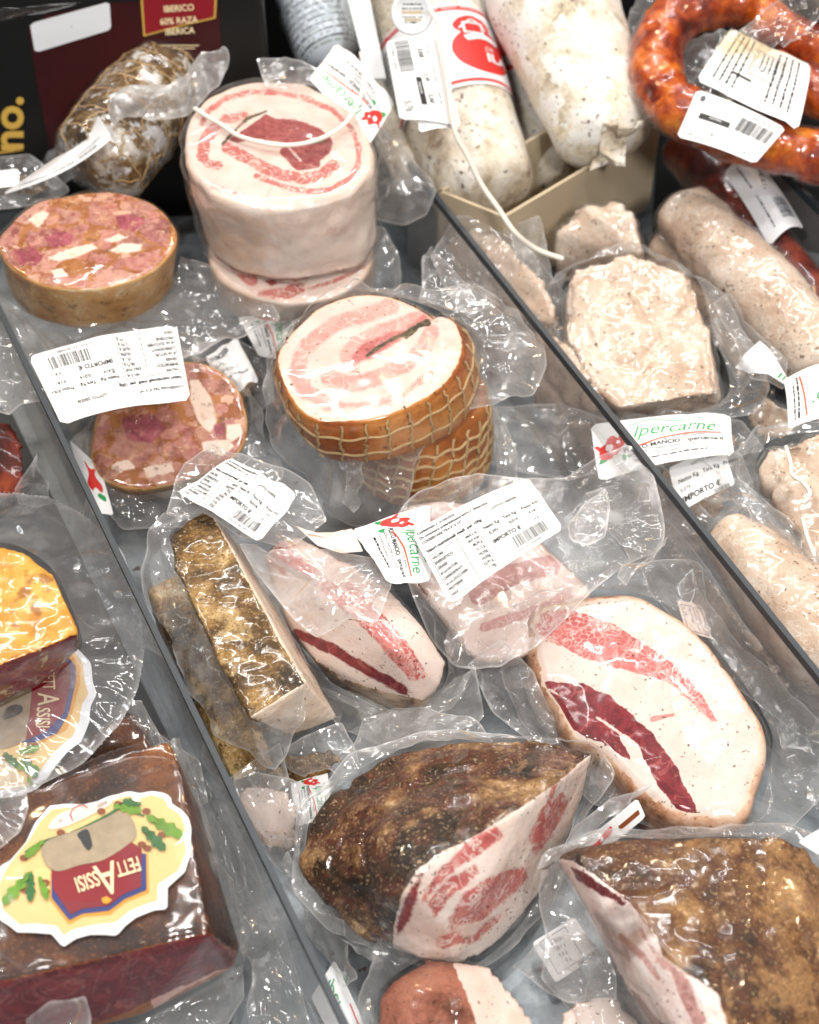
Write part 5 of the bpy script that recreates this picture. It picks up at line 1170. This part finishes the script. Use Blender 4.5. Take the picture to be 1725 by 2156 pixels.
MO = [(1110, 1295), (1140, 1268), (1212, 1255), (1277, 1244), (1337, 1248), (1412, 1284), (1487, 1344), (1530, 1398), (1577, 1468), (1612, 1528), (1618, 1588), (1602, 1648), (1585, 1705), (1550, 1732), (1487, 1735), (1427, 1723), (1362, 1685), (1312, 1635), (1252, 1575), (1205, 1555), (1162, 1485), (1132, 1443), (1120, 1394), (1110, 1339)]
tm = thing('vacuum_packed_guanciale', 'large half moon of white guanciale with a pink stripe and a dark red streak', 'guanciale', P(1370, 1530, .005), GG)
m = loaf('guanciale_meat', M['half_moon_meat'], tm, MO, [(1112, 1310, .062), (1420, 1290, .08), (1560, 1730, .066)], (1338, 1535, .02), .95, .02, .010, .006, .002, 40, seed=191, strokes={
    'lean': [('p', [(1108, 1285), (1160, 1278), (1240, 1293), (1300, 1318), (1360, 1358), (1415, 1393), (1440, 1420), (1480, 1465), (1512, 1520), (1498, 1520), (1465, 1490), (1435, 1458), (1400, 1432), (1340, 1418), (1280, 1402), (1220, 1382), (1150, 1345), (1110, 1322)]), ('l', [(1372, 1514), (1418, 1504)], 6)],
    'dark': [('p', [(1135, 1438), (1172, 1433), (1237, 1443), (1282, 1463), (1325, 1498), (1372, 1543), (1402, 1583), (1428, 1618), (1438, 1648), (1462, 1693), (1472, 1730), (1437, 1726), (1417, 1693), (1387, 1653), (1362, 1613), (1345, 1570), (1322, 1548), (1290, 1530), (1240, 1500), (1190, 1470)]),
             ('p', [(1140, 1446), (1190, 1525), (1225, 1548), (1265, 1563), (1328, 1600), (1318, 1575), (1300, 1545), (1270, 1520), (1210, 1480)])]})
shell(m, tm, M['tight_film'], .001, .006, 14, 193)
film(tm, [(1050, 1300, .05), (1120, 1240, .07), (1220, 1238, .075), (1300, 1190, .08), (1390, 1180, .075), (1475, 1186, .07), (1480, 1260, .06), (1560, 1360, .055), (1660, 1450, .05), (1740, 1550, .045), (1730, 1680, .04), (1650, 1755, .035), (1500, 1770, .035), (1380, 1745, .03), (1240, 1690, .03), (1150, 1575, .02), (1060, 1440, .03)],
     [(1102, 1310, .05), (1140, 1262, .06), (1277, 1240, .065), (1412, 1278, .065), (1530, 1392, .06), (1616, 1520, .055), (1624, 1590, .05), (1590, 1712, .045), (1490, 1744, .04), (1360, 1692, .04), (1250, 1585, .04), (1150, 1500, .04), (1108, 1400, .04)], mat=M['embossed_film'], amp=.008, sc=22, seed=195, N=220, R=36)
film(tm, [(985, 1400, .05), (1060, 1345, .07), (1120, 1410, .06), (1160, 1500, .05), (1205, 1560, .04), (1130, 1575, .03), (1040, 1505, .04)], amp=.013, sc=28, seed=196, name='film_flap')
film(tm, [(1300, 1215, .085), (1310, 1190, .09), (1360, 1180, .095), (1400, 1150, .1), (1405, 1130, .1), (1380, 1180, .1), (1330, 1205, .09), (1318, 1235, .085)], amp=.004, sc=40, seed=197, name='film_fold')
s = Sticker(tm, [(1425, 1262, .045), (1480, 1275, .045), (1500, 1345, .04), (1445, 1330, .04)], 50, 50, mat='pink_paper')
s.printing(frame(5, 3, 45, 44, .8) + [('r', 28, 3, 28.8, 44)] + [('t', 44, 40 - 9 * k, 6, w_, {'rot': -90, 'w': .7}) for k, w_ in enumerate(())] + [('t', 8, 40, 7, 'SALE', R90), ('t', 18, 40, 7, 'PROTEINE', {'rot': -90, 'w': .7}), ('t', 33, 40, 7, 'di cui ZUC', {'rot': -90, 'w': .7})])

tnn = thing('vacuum_packed_guanciale', 'plump guanciale wedge with a dark peppered crust and striped cut face, bottom centre', 'guanciale', P(930, 1830, .003), GG)
NF = [(1252, 1580, .09), (1180, 1640, .115), (1100, 1700, .125), (1020, 1750, .13), (940, 1795, .13), (880, 1832, .128), (855, 1872, .12)]
m = hull('guanciale_meat', M['crusted_guanciale_meat'], tnn, NF + [(836, 1985, .062), (885, 2022, .05), (962, 2036, .04), (1012, 2016, .035), (1062, 1978, .035), (1132, 1890, .035), (1178, 1800, .04), (1228, 1680, .05),
     (634, 1812, .06), (650, 1740, .06), (690, 1680, .062), (735, 1638, .065), (800, 1598, .07), (862, 1572, .072), (960, 1560, .075), (1100, 1560, .08), (1200, 1570, .085), (690, 1912, .05), (760, 1972, .045), (645, 1862, .055), (900, 1720, .12), (800, 1760, .11), (720, 1820, .085),
     (1010, 1885, .104), (1090, 1790, .104), (930, 1950, .09), (900, 1900, .01), (760, 1880, .01), (1000, 1850, .01), (900, 1700, .01), (1100, 1700, .01)], .0024, 9, .005, 35, cuts=[((1180, 1640, .115), (880, 1832, .128), (1012, 2016, .035))], ridge=.6, facepoly=[(1256, 1578), (1185, 1640), (1100, 1698), (1020, 1748), (940, 1790), (882, 1828), (852, 1872), (828, 1950), (826, 2000), (880, 2045), (965, 2060), (1020, 2040), (1070, 1990), (1145, 1900), (1195, 1800), (1245, 1680)], seed=201, strokes={
    'lean': [('p', [(1045, 1735), (985, 1775), (925, 1830), (892, 1880), (890, 1905), (915, 1870), (960, 1830), (1010, 1800), (1060, 1760)]), ('p', [(1102, 1823), (1027, 1848), (977, 1883), (945, 1933), (952, 1955), (1012, 1940), (1072, 1890), (1114, 1848)]), ('l', [(1150, 1700), (1120, 1760), (1125, 1790)], 5), ('l', [(1000, 1770), (960, 1810)], 10), ('p', [(900, 1900), (950, 1850), (1000, 1820), (1010, 1840), (960, 1880), (915, 1930)]), ('p', [(1140, 1700), (1185, 1670), (1200, 1690), (1160, 1760), (1130, 1800), (1120, 1770)]), ('l', [(930, 1985), (1000, 1975), (1050, 1930)], 9), ('l', [(930, 1975), (965, 1965)], 5), ('l', [(925, 1900), (940, 1880)], 7), ('l', [(1170, 1650), (1155, 1690)], 4)],
    'dark': [('p', [(890, 1838), (862, 1878), (838, 1930), (838, 1968), (862, 1940), (880, 1885)])]})
shell(m, tnn, M['tight_film'], .0012, .006, 14, 203)
film(tnn, [(612, 1870, .05), (628, 1700, .06), (735, 1592, .065), (880, 1550, .07), (1040, 1545, .075), (1262, 1562, .08), (1300, 1630, .07), (1240, 1720, .05), (1195, 1820, .03), (1155, 1910, .025), (1080, 2000, .025), (1012, 2050, .025), (935, 2046, .03), (790, 2012, .035), (700, 1965, .04), (640, 1905, .045)],
     [(632, 1830, .055), (650, 1730, .06), (740, 1634, .065), (862, 1568, .07), (960, 1556, .074), (1100, 1556, .078), (1256, 1576, .088), (1232, 1680, .05), (1180, 1805, .035), (1130, 1895, .032), (1060, 1985, .032), (965, 2040, .038), (840, 1992, .06), (690, 1916, .045)], amp=.006, sc=24, seed=205, N=220, R=24)
film(tnn, [(735, 1580, .03), (762, 1508, .035), (830, 1488, .04), (900, 1492, .045), (1000, 1520, .05), (1040, 1548, .06), (900, 1556, .065), (800, 1590, .05)], amp=.006, sc=26, seed=207, name='film_flap')
film(tnn, [(1180, 1810, .06), (1210, 1740, .075), (1290, 1680, .085), (1380, 1650, .09), (1330, 1690, .085), (1260, 1740, .07), (1190, 1830, .05)], mat=M['milky_film'], amp=.006, sc=26, seed=209, name='film_flap')
s = Sticker(tnn, [(1190, 1795, .05), (1342, 1680, .06), (1360, 1720, .05), (1210, 1830, .04)], 80, 26, bend=.003)
s.printing([('p', [(16, 6), (26, 4), (34, 10), (44, 12), (46, 20), (36, 18), (28, 14), (20, 14)], True)], 'red_ink', 'bull_emblem'); s.printing([('p', [(12, 8), (18, 10), (16, 15)], True)], 'green_ink', 'leaf_sprig'); s.printing([('r', 52, 8, 76, 14)], 'acorn', 'brown_stripe')
s.printing([('p', [(20, 7), (24, 7), (24, 12), (20, 11)], True), ('p', [(31, 11), (35, 12), (34, 16)], True)], 'paper', 'bull_face', 2)

to = thing('vacuum_packed_guanciale', 'biggest guanciale with a tan and brown crust, cut off by the bottom right corner', 'guanciale', P(1500, 2050, .003), GG)
m = hull('guanciale_meat', M['brown_guanciale_meat'], to, [(1172, 1805, .09), (1200, 1790, .1), (1290, 1765, .11), (1400, 1768, .115), (1530, 1763, .115), (1640, 1765, .11), (1692, 1782, .105), (1740, 1850, .1), (1850, 2050, .09), (1850, 2350, .08), (1530, 2350, .1),
     (1215, 1815, .112), (1310, 1885, .122), (1390, 1985, .125), (1450, 2060, .125), (1510, 2095, .125), (1540, 2180, .12), (1215, 1885, .07), (1290, 2015, .055), (1380, 2165, .05), (1450, 2300, .05), (1400, 1950, .01), (1600, 1900, .01), (1600, 2200, .01)], .0026, 7, .005, 32, ridge=.5,
     facepoly=[(1165, 1805), (1212, 1815), (1308, 1882), (1385, 1975), (1395, 2010), (1450, 2055), (1512, 2092), (1545, 2180), (1560, 2330), (1440, 2330), (1370, 2180), (1275, 2020), (1195, 1890)], seed=211, strokes={
    'dark': [('p', [(1200, 1822), (1225, 1835), (1280, 1868), (1325, 1900), (1310, 1906), (1260, 1882), (1215, 1850)]), ('l', [(1332, 2095), (1360, 2130), (1390, 2160)], 9)],
    'lean': [('l', [(1307, 1972), (1350, 2010), (1387, 2060)], 7), ('l', [(1400, 2000), (1440, 2080), (1470, 2150)], 14), ('l', [(1350, 1960), (1400, 2040)], 5)]})
shell(m, to, M['tight_film'], .0012, .006, 14, 213)
film(to, [(1130, 1830, .1), (1150, 1790, .105), (1290, 1745, .1), (1420, 1745, .1), (1560, 1745, .1), (1660, 1735, .1), (1720, 1760, .1), (1800, 1850, .09), (1850, 2000, .085)],
     [(1172, 1815, .095), (1200, 1788, .1), (1290, 1763, .108), (1400, 1766, .112), (1530, 1761, .112), (1640, 1763, .108), (1692, 1780, .104), (1742, 1850, .1), (1850, 2050, .09)], amp=.005, sc=28, seed=215, closed=False)
film(to, [(1130, 1830, .1), (1150, 1960, .06), (1140, 2060, .04), (1200, 2140, .03), (1300, 2250, .03), (1400, 2300, .03)], [(1172, 1812, .092), (1212, 1890, .07), (1250, 1950, .06), (1290, 2018, .056), (1380, 2168, .05), (1450, 2300, .05)], amp=.010, sc=24, seed=217, closed=False)
Sticker(to, [(1680, 1772, .125), (1770, 1720, .125), (1790, 1800, .12), (1725, 1800, .12)], 40, 30)

tp = thing('vacuum_packed_guanciale', 'reddish brown guanciale cut off at the bottom edge, below the wedge', 'guanciale', P(960, 2150, .003), GG)
m = hull('guanciale_meat', M['salmon_guanciale_meat'], tp, [(795, 2100, .04), (840, 2050, .05), (905, 2012, .05), (962, 2030, .055), (1030, 2035, .05), (1085, 2095, .04), (1140, 2170, .03), (1140, 2300, .02), (960, 2300, .05), (790, 2280, .04), (900, 2200, .01), (960, 2120, .07)], .0026, 3, .003, 40, seed=221, facepoly=[(952, 2022), (1045, 2028), (1145, 2160), (1145, 2320), (1060, 2320), (1000, 2140)])
shell(m, tp, M['tight_film'], .001, .005, 18, 223)
film(tp, [(720, 1990, .03), (800, 2010, .04), (760, 2100, .03), (770, 2200, .02), (760, 2300, .02)], [(905, 2010, .05), (840, 2048, .05), (795, 2100, .04), (790, 2180, .04), (790, 2280, .04)], amp=.008, sc=26, seed=225, closed=False)
s = Sticker(tp, [(655, 2100, .006), (700, 2190, .006), (770, 2160, .006), (705, 2020, .006)], 80, 60)
s.printing([('t', 8, 20, 26, 'Iper', {'sh': .35})], 'green_ink', 'shop_name'); s.printing([('l', [(50, 8), (76, 10)], 2)], 'red_ink', 'red_stroke')
tq = thing('vacuum_packed_guanciale', 'pale fat corner of a guanciale showing at the bottom edge between two larger pieces', 'guanciale', P(1260, 2160, .003), GG)
m = hull('guanciale_meat', M['guanciale_meat'], tq, [(1175, 2130, .03), (1215, 2100, .035), (1300, 2085, .035), (1360, 2160, .03), (1340, 2260, .02), (1180, 2240, .02), (1260, 2180, .006)], .003, 4, .002, 50, cuts=[((1175, 2130, .03), (1300, 2085, .035), (1340, 2260, .02))], seed=227, tol=.02)
film(tq, [(1130, 1990, .02), (1230, 1960, .04), (1300, 2050, .05), (1300, 2110, .045), (1200, 2120, .04), (1080, 2040, .02)], amp=.008, sc=26, seed=229)
s = Sticker(tq, [(1120, 1985, .02), (1210, 1930, .03), (1260, 2010, .03), (1170, 2070, .02)], 60, 50)
s.printing(frame(8, 6, 44, 46, .6) + [('t', 12, 36, 6, '1537 Kcal'), ('t', 20, 28, 6, '28,1 g'), ('t', 20, 20, 6, '9,8 g'), ('t', 24, 12, 6, '0 g'), ('t', 34, 0, 9, 'IMPORT', {'b': .02})], 'grey_ink')

# ------------------------------------------------------------------ hams in the left bay
GH = 'hams with shield labels'
tu = thing('vacuum_packed_ham', 'big brown ham with a dark red cut front and a whole scalloped shield label', 'ham', P(250, 1950, .003), GH)
m = hull('ham_meat', M['ham_meat'], tu, [(355, 1557, .11), (375, 1600, .112), (442, 1962, .112), (250, 2005, .112), (60, 2052, .112), (-150, 2100, .112), (-150, 1750, .112), (130, 1640, .112), (250, 1590, .112),
     (508, 1998, .06), (492, 2040, .05), (300, 2140, .05), (0, 2215, .05), (-150, 2260, .05), (420, 1700, .06), (200, 1800, .01), (300, 1950, .01)], .0026, 3, .0012, 30, cuts=[((442, 1962, .112), (60, 2052, .112), (492, 2040, .05))], tol=.015, seed=231, strokes={
    'dark': [('p', [(-200, 2060), (60, 2045), (250, 1990), (460, 1930), (505, 1990), (500, 2030), (420, 2060), (330, 2100), (200, 2160), (-200, 2280)])], 'lean': [('l', [(330, 2110), (400, 2062), (500, 2020)], 12), ('l', [(190, 2060), (250, 2130)], 3), ('l', [(240, 2030), (330, 2060)], 3)]})
shell(m, tu, M['tight_film'], .0035, .006, 16, 233)
film(tu, [(372, 1560, .10), (420, 1640, .08), (440, 1700, .06), (490, 1850, .045), (530, 1980, .04), (520, 2100, .03), (450, 2200, .03), (400, 2300, .03)], [(358, 1560, .108), (378, 1610, .105), (410, 1700, .09), (450, 1850, .085), (506, 1996, .06), (490, 2044, .05), (300, 2150, .05), (200, 2200, .05)], amp=.008, sc=26, seed=235, closed=False)
film(tu, [(60, 2140, .08), (110, 2100, .1), (180, 2098, .1), (195, 2140, .09), (190, 2220, .07), (60, 2240, .06)], amp=.008, sc=30, seed=237, name='film_flap')
Z4 = lambda l: [(x / 4, 1651 + y / 4) for x, y in l]
UP_ = [(0, 1900, .1138), (400, 1800, .1138), (150, 1990, .1138)]
def leaf(cx, cy, dx, dy, w):                     # lobed oak leaf from stem to tip
    L_ = math.hypot(dx, dy); u = np.array([dx, dy]); nn = np.array([-dy, dx]) / L_ * w
    prof = [(0, .05), (.12, .5), (.22, .3), (.38, .8), (.48, .5), (.64, .95), (.74, .6), (.88, .6), (1, .02)]
    return [tuple(np.array([cx, cy]) + u * a + nn * b) for a, b in prof] + [tuple(np.array([cx, cy]) + u * a - nn * b) for a, b in prof[::-1]]
def acorns(a, spots, r=9):
    a.printing([('p', [(x + r * math.cos(k), -y + r * .75 * math.sin(k)) for k in np.linspace(0, 6.28, 12, endpoint=False)], True) for x, y in spots], 'acorn', 'acorns', 4)
a = Art(tu, UP_)
a.shape('label_sticker', Z4([(830, 150), (920, 108), (1000, 92), (1080, 65), (1190, 85), (1280, 63), (1380, 80), (1440, 110), (1452, 175), (1530, 220), (1592, 290), (1615, 380), (1608, 480), (1622, 570), (1580, 680), (1560, 750), (1490, 810), (1415, 880), (1412, 1060), (1300, 1070), (1150, 1130), (1060, 1200), (985, 1285), (880, 1275), (760, 1275), (640, 1310), (535, 1382), (490, 1330), (440, 1270), (300, 1258), (150, 1255), (80, 1200), (0, 1150), (-60, 1080), (-80, 980), (-60, 820), (0, 700), (90, 650), (220, 500), (300, 330), (420, 190), (560, 172), (700, 180)]), 'white_plastic', 0, False, True)
a.shape('label_field', Z4([(850, 190), (1000, 130), (1090, 105), (1190, 125), (1290, 100), (1400, 140), (1415, 200), (1500, 250), (1550, 310), (1570, 390), (1560, 480), (1570, 570), (1540, 660), (1500, 740), (1330, 850), (1330, 990), (1250, 1010), (1100, 1070), (980, 1170), (800, 1190), (620, 1230), (540, 1280), (480, 1200), (300, 1180), (170, 1190), (90, 1120), (20, 1060), (-20, 960), (0, 850), (60, 720), (150, 600), (250, 480), (340, 330), (440, 225), (560, 205), (700, 215)]), 'cream', 1, False)
a.shape('shield_border', Z4([(430, 760), (425, 985), (585, 1195), (700, 1130), (930, 1112), (1060, 1010), (1262, 925), (1250, 600), (900, 560)]), 'shield_orange', 2, False)
a.shape('shield_band', Z4([(440, 770), (440, 970), (590, 1160), (700, 1105), (925, 1080), (1060, 980), (1240, 905), (1235, 600), (900, 560)]), 'shield_blue', 3, False)
a.shape('shield_field', Z4([(440, 740), (455, 900), (600, 1115), (700, 1065), (920, 1040), (1040, 945), (1195, 880), (1200, 560), (1060, 470), (700, 600)]), 'shield_red', 4, False)
a.shape('castle_tower', Z4([(370, 640), (480, 750), (680, 700), (880, 655), (1080, 530), (1155, 440), (1110, 300), (1000, 255), (900, 300), (700, 390), (400, 500)]), 'stone', 5)
a.shape('tower_window', Z4([(660, 440), (740, 400), (775, 480), (785, 540), (755, 578), (720, 550), (690, 500)]), 'window_dark', 6)
a.shape('name_panel', Z4([(415, 365), (480, 285), (600, 225), (760, 180), (930, 150), (930, 190), (820, 250), (700, 310), (560, 370), (440, 395)]), 'pink_paper', 3)
a.printing([('t', 152, -1718, 10, 'SALUMI', {'rot': 204, 'w': .9}), ('t', 226, -1690, 10, 'ASSISI', {'rot': 204, 'w': .9})], 'grey_ink', 'small_lettering', 5)
a.printing([('l', [(155, -1733), (150, -1718), (160, -1704), (178, -1700), (186, -1706)], 2.2)], 'red_ink', 'red_stroke', 5)
a.printing([('t', 292, -1808, 44, 'FETT', {'rot': 197, 'w': .54, 'b': .014}), ('t', 205, -1838, 46, 'SSISI', {'rot': 199, 'w': .60, 'b': .014}), ('t', 241, -1817, 96, 'A', {'rot': 197, 'w': .72, 'b': .004})], 'lettering', 'lettering', 6)
a.printing([('p', [(216, -1896), (226, -1892), (238, -1900), (228, -1908), (218, -1906)])], 'shield_orange', 'crown', 6)
for i, (x, y, dx, dy, w_) in enumerate(((310, 1722, 78, 45, 17), (300, 1745, 50, 50, 15), (240, 1702, 60, 10, 13), (70, 1840, -64, 70, 15), (68, 1842, -2, 62, 12), (95, 1775, -40, 36, 10), (85, 1850, 18, 50, 10), (300, 1700, -40, -8, 10))):
    a.shape('oak_leaf', leaf(x, y, dx, dy, w_), 'leaf_green' if i % 3 != 1 else 'deep_leaf', 5 + .4 * i)
a.printing([('l', [(55, -1800), (90, -1778), (160, -1755), (230, -1720), (262, -1695)], 7), ('l', [(275, -1712), (305, -1722)], 4)], 'deep_leaf', 'oak_twig', 4)
acorns(a, [(130, 1757), (215, 1712), (250, 1697), (300, 1782), (312, 1790), (55, 1878), (98, 1862), (98, 1880), (52, 1810), (342, 1762), (310, 1712)])

tt = thing('vacuum_packed_ham', 'yellow rinded ham with a red cut edge in a rounded bag, left edge', 'ham', P(30, 1400, .003), GH)
m = hull('ham_meat', M['yellow_rind'], tt, [(-90, 1140, .1), (0, 1148, .1), (60, 1165, .1), (112, 1207, .1), (150, 1290, .102), (166, 1332, .1), (70, 1372, .103), (0, 1398, .104), (-90, 1420, .104), (168, 1368, .07), (105, 1428, .058), (0, 1482, .055), (-90, 1520, .055), (0, 1300, .05), (100, 1320, .05)], .0024, 3, .002, 40,
         cuts=[((166, 1332, .1), (0, 1398, .104), (105, 1428, .058))], tol=.014, seed=241, strokes={'dark': [('p', [(-200, 1410), (0, 1395), (90, 1360), (175, 1325), (180, 1400), (0, 1520), (-200, 1600)])]})
shell(m, tt, M['tight_film'], .001, .005, 18, 243)
film(tt, [(-120, 1040, .05), (0, 1035, .052), (100, 1046, .052), (190, 1090, .052), (255, 1160, .052), (293, 1260, .052), (305, 1360, .052), (292, 1450, .052), (250, 1530, .052), (170, 1610, .05), (90, 1650, .05), (0, 1680, .05), (-120, 1700, .05)],
     [(-120, 1140, .075), (0, 1142, .075), (60, 1160, .075), (115, 1205, .075), (155, 1290, .075), (172, 1345, .07), (165, 1375, .062), (105, 1435, .055), (50, 1465, .054), (0, 1490, .054), (-60, 1520, .054), (-100, 1540, .054), (-120, 1560, .054)], mat=M['thick_film'], amp=.003, sc=26, seed=245, closed=False, edge_w=.002)
pp = resample(A([(-60, 1038, .0545), (0, 1036, .0545), (98, 1048, .0545), (188, 1092, .0545), (252, 1162, .0545), (290, 1261, .0545), (302, 1360, .0545), (289, 1449, .0545), (248, 1528, .0545), (169, 1607, .0525), (90, 1647, .0525), (0, 1677, .0525)]), 110, False)
VV, FF = [], []
for k, c in enumerate(pp):
    b = len(VV); r = .0007
    VV += [c + np.array(x) * r for x in ((1, 0, 0), (-1, 0, 0), (0, 1, 0), (0, -1, 0), (0, 0, 1), (0, 0, -1))]
    FF += [(b + i, b + j, b + l) for i in (0, 1) for j in (2, 3) for l in (4, 5)]
mk('bag_edge_stitch', VV, FF, M['white_plastic'], tt)['kind'] = 'stuff'
TPL = [(0, 1450, .045), (195, 1450, .045), (0, 1660, .045)]
Z2 = lambda l: [(x / 2, 1398 + y / 2) for x, y in l]
a = Art(tt, TPL)
a.shape('label_sticker', Z2([(-200, -60), (330, -60), (385, 0), (392, 80), (410, 130), (382, 182), (378, 250), (345, 330), (290, 370), (240, 430), (190, 500), (130, 555), (60, 562), (-200, 600)]), 'white_plastic', 0, False, True)
a.shape('label_field', Z2([(-200, -50), (310, -50), (350, 0), (358, 80), (374, 130), (346, 175), (338, 240), (305, 310), (260, 345), (205, 405), (160, 470), (110, 525), (50, 530), (-200, 560)]), 'cream', 1, False)
a.shape('shield_border', Z2([(-100, -40), (300, -40), (342, 20), (338, 90), (310, 200), (286, 280), (170, 345), (-100, 350)]), 'shield_orange', 2, False)
a.shape('shield_band', Z2([(-100, -40), (280, -40), (322, 20), (320, 90), (292, 220), (245, 298), (150, 338), (-100, 340)]), 'shield_blue', 3, False)
a.shape('shield_field', Z2([(-100, -40), (260, -40), (298, 20), (300, 90), (270, 215), (200, 290), (110, 330), (-100, 330)]), 'shield_red', 4, False)
a.shape('castle_tower', Z2([(-100, 120), (60, 100), (122, 82), (138, 120), (128, 220), (112, 330), (40, 360), (-100, 380)]), 'stone', 5, False)
a.shape('tower_window', Z2([(18, 242), (30, 200), (62, 182), (94, 186), (98, 208), (70, 230)]), 'window_dark', 6)
a.printing([('t', 92, -1418, 36, 'FETT', {'rot': -88, 'w': .5, 'b': .012}), ('t', 80, -1494, 40, 'SSISI', {'rot': -92, 'w': .58, 'b': .012}), ('t', 82, -1464, 64, 'A', {'rot': -90, 'w': .62, 'b': .006})], 'lettering', 'lettering', 6)
for i, (x, y, dx, dy, w_) in enumerate(((20, 1610, 66, 16, 14), (50, 1600, 30, 42, 12), (40, 1590, 45, -12, 10), (10, 1590, 30, 30, 12), (60, 1640, 10, 20, 6))):
    a.shape('oak_leaf', leaf(x, y, dx, dy, w_), 'deep_leaf' if i % 2 else 'leaf_green', 5 + .4 * i)
acorns(a, [(62, 1574), (76, 1574), (62, 1606), (12, 1598)], 8)

tv = thing('vacuum_packed_ham', 'dark brown ham piece wedged between the two labelled hams', 'ham', P(230, 1590, .003), GH)
m = hull('ham_meat', M['ham_meat'], tv, [(40, 1640, .035), (180, 1560, .045), (285, 1490, .048), (322, 1535, .045), (335, 1610, .03), (250, 1640, .02), (100, 1700, .02), (200, 1600, .006)], .003, 4, .003, 40, seed=251)
shell(m, tv, M['tight_film'], .001, .006, 20, 253)
film(tv, [(270, 1480, .05), (300, 1475, .05), (345, 1560, .045), (365, 1640, .04), (330, 1640, .03), (320, 1560, .04)], amp=.006, sc=26, seed=255)
tw = thing('vacuum_packed_ham', 'rounded clear bag corner of another ham at the left edge under the shield labels', 'ham', P(-20, 1760, .05), GH)
m = hull('ham_meat', M['ham_meat'], tw, [(-120, 1640, .115), (-20, 1650, .118), (-20, 1740, .118), (-120, 1760, .115), (-60, 1700, .1)], .003, 4, .002, 40, seed=257)
film(tw, [(-120, 1580, .121), (-20, 1590, .122), (30, 1615, .122), (56, 1660, .122), (60, 1700, .122), (45, 1745, .122), (10, 1785, .122), (-40, 1810, .122), (-120, 1810, .121)], mat=M['thick_film'], amp=.003, sc=26, seed=259)
tx = thing('vacuum_packed_ham', 'purplish ham in film behind the left divider, above the rounded bag', 'ham', P(20, 1000, .01), GH)
m = hull('ham_meat', M['dark_sausage'], tx, [(-120, 890, .05), (20, 880, .05), (55, 930, .05), (62, 1040, .035), (0, 1060, .02), (-120, 1060, .02)], .003, 4, .003, 40, seed=261)
film(tx, [(30, 1030, .05), (80, 950, .07), (95, 1000, .06), (108, 1062, .04), (80, 1070, .03), (40, 1060, .03)], amp=.008, sc=30, seed=263)
film(tu, [(330, 1540, .06), (420, 1600, .06), (440, 1690, .05), (420, 1700, .05), (380, 1640, .06)], amp=.008, sc=30, seed=265, name='film_flap')

film(tu, [(430, 1640, .03), (480, 1700, .035), (540, 1830, .03), (600, 1960, .025), (655, 2160, .015), (600, 2300, .012), (520, 2200, .02), (515, 2020, .03), (480, 1850, .035), (445, 1740, .04)], amp=.009, sc=26, seed=271, name='film_flap')
film(tr, [(600, 1790, .03), (660, 1850, .035), (720, 1960, .035), (760, 2060, .03), (720, 2080, .015), (660, 1990, .012), (610, 1870, .015)], amp=.009, sc=28, seed=273, name='film_flap')
film(tj, [(640, 1440, .03), (720, 1480, .03), (850, 1530, .03), (960, 1480, .04), (1000, 1400, .05), (1020, 1500, .035), (940, 1560, .03), (820, 1575, .025), (720, 1540, .02)], amp=.012, sc=26, seed=275, name='film_flap')
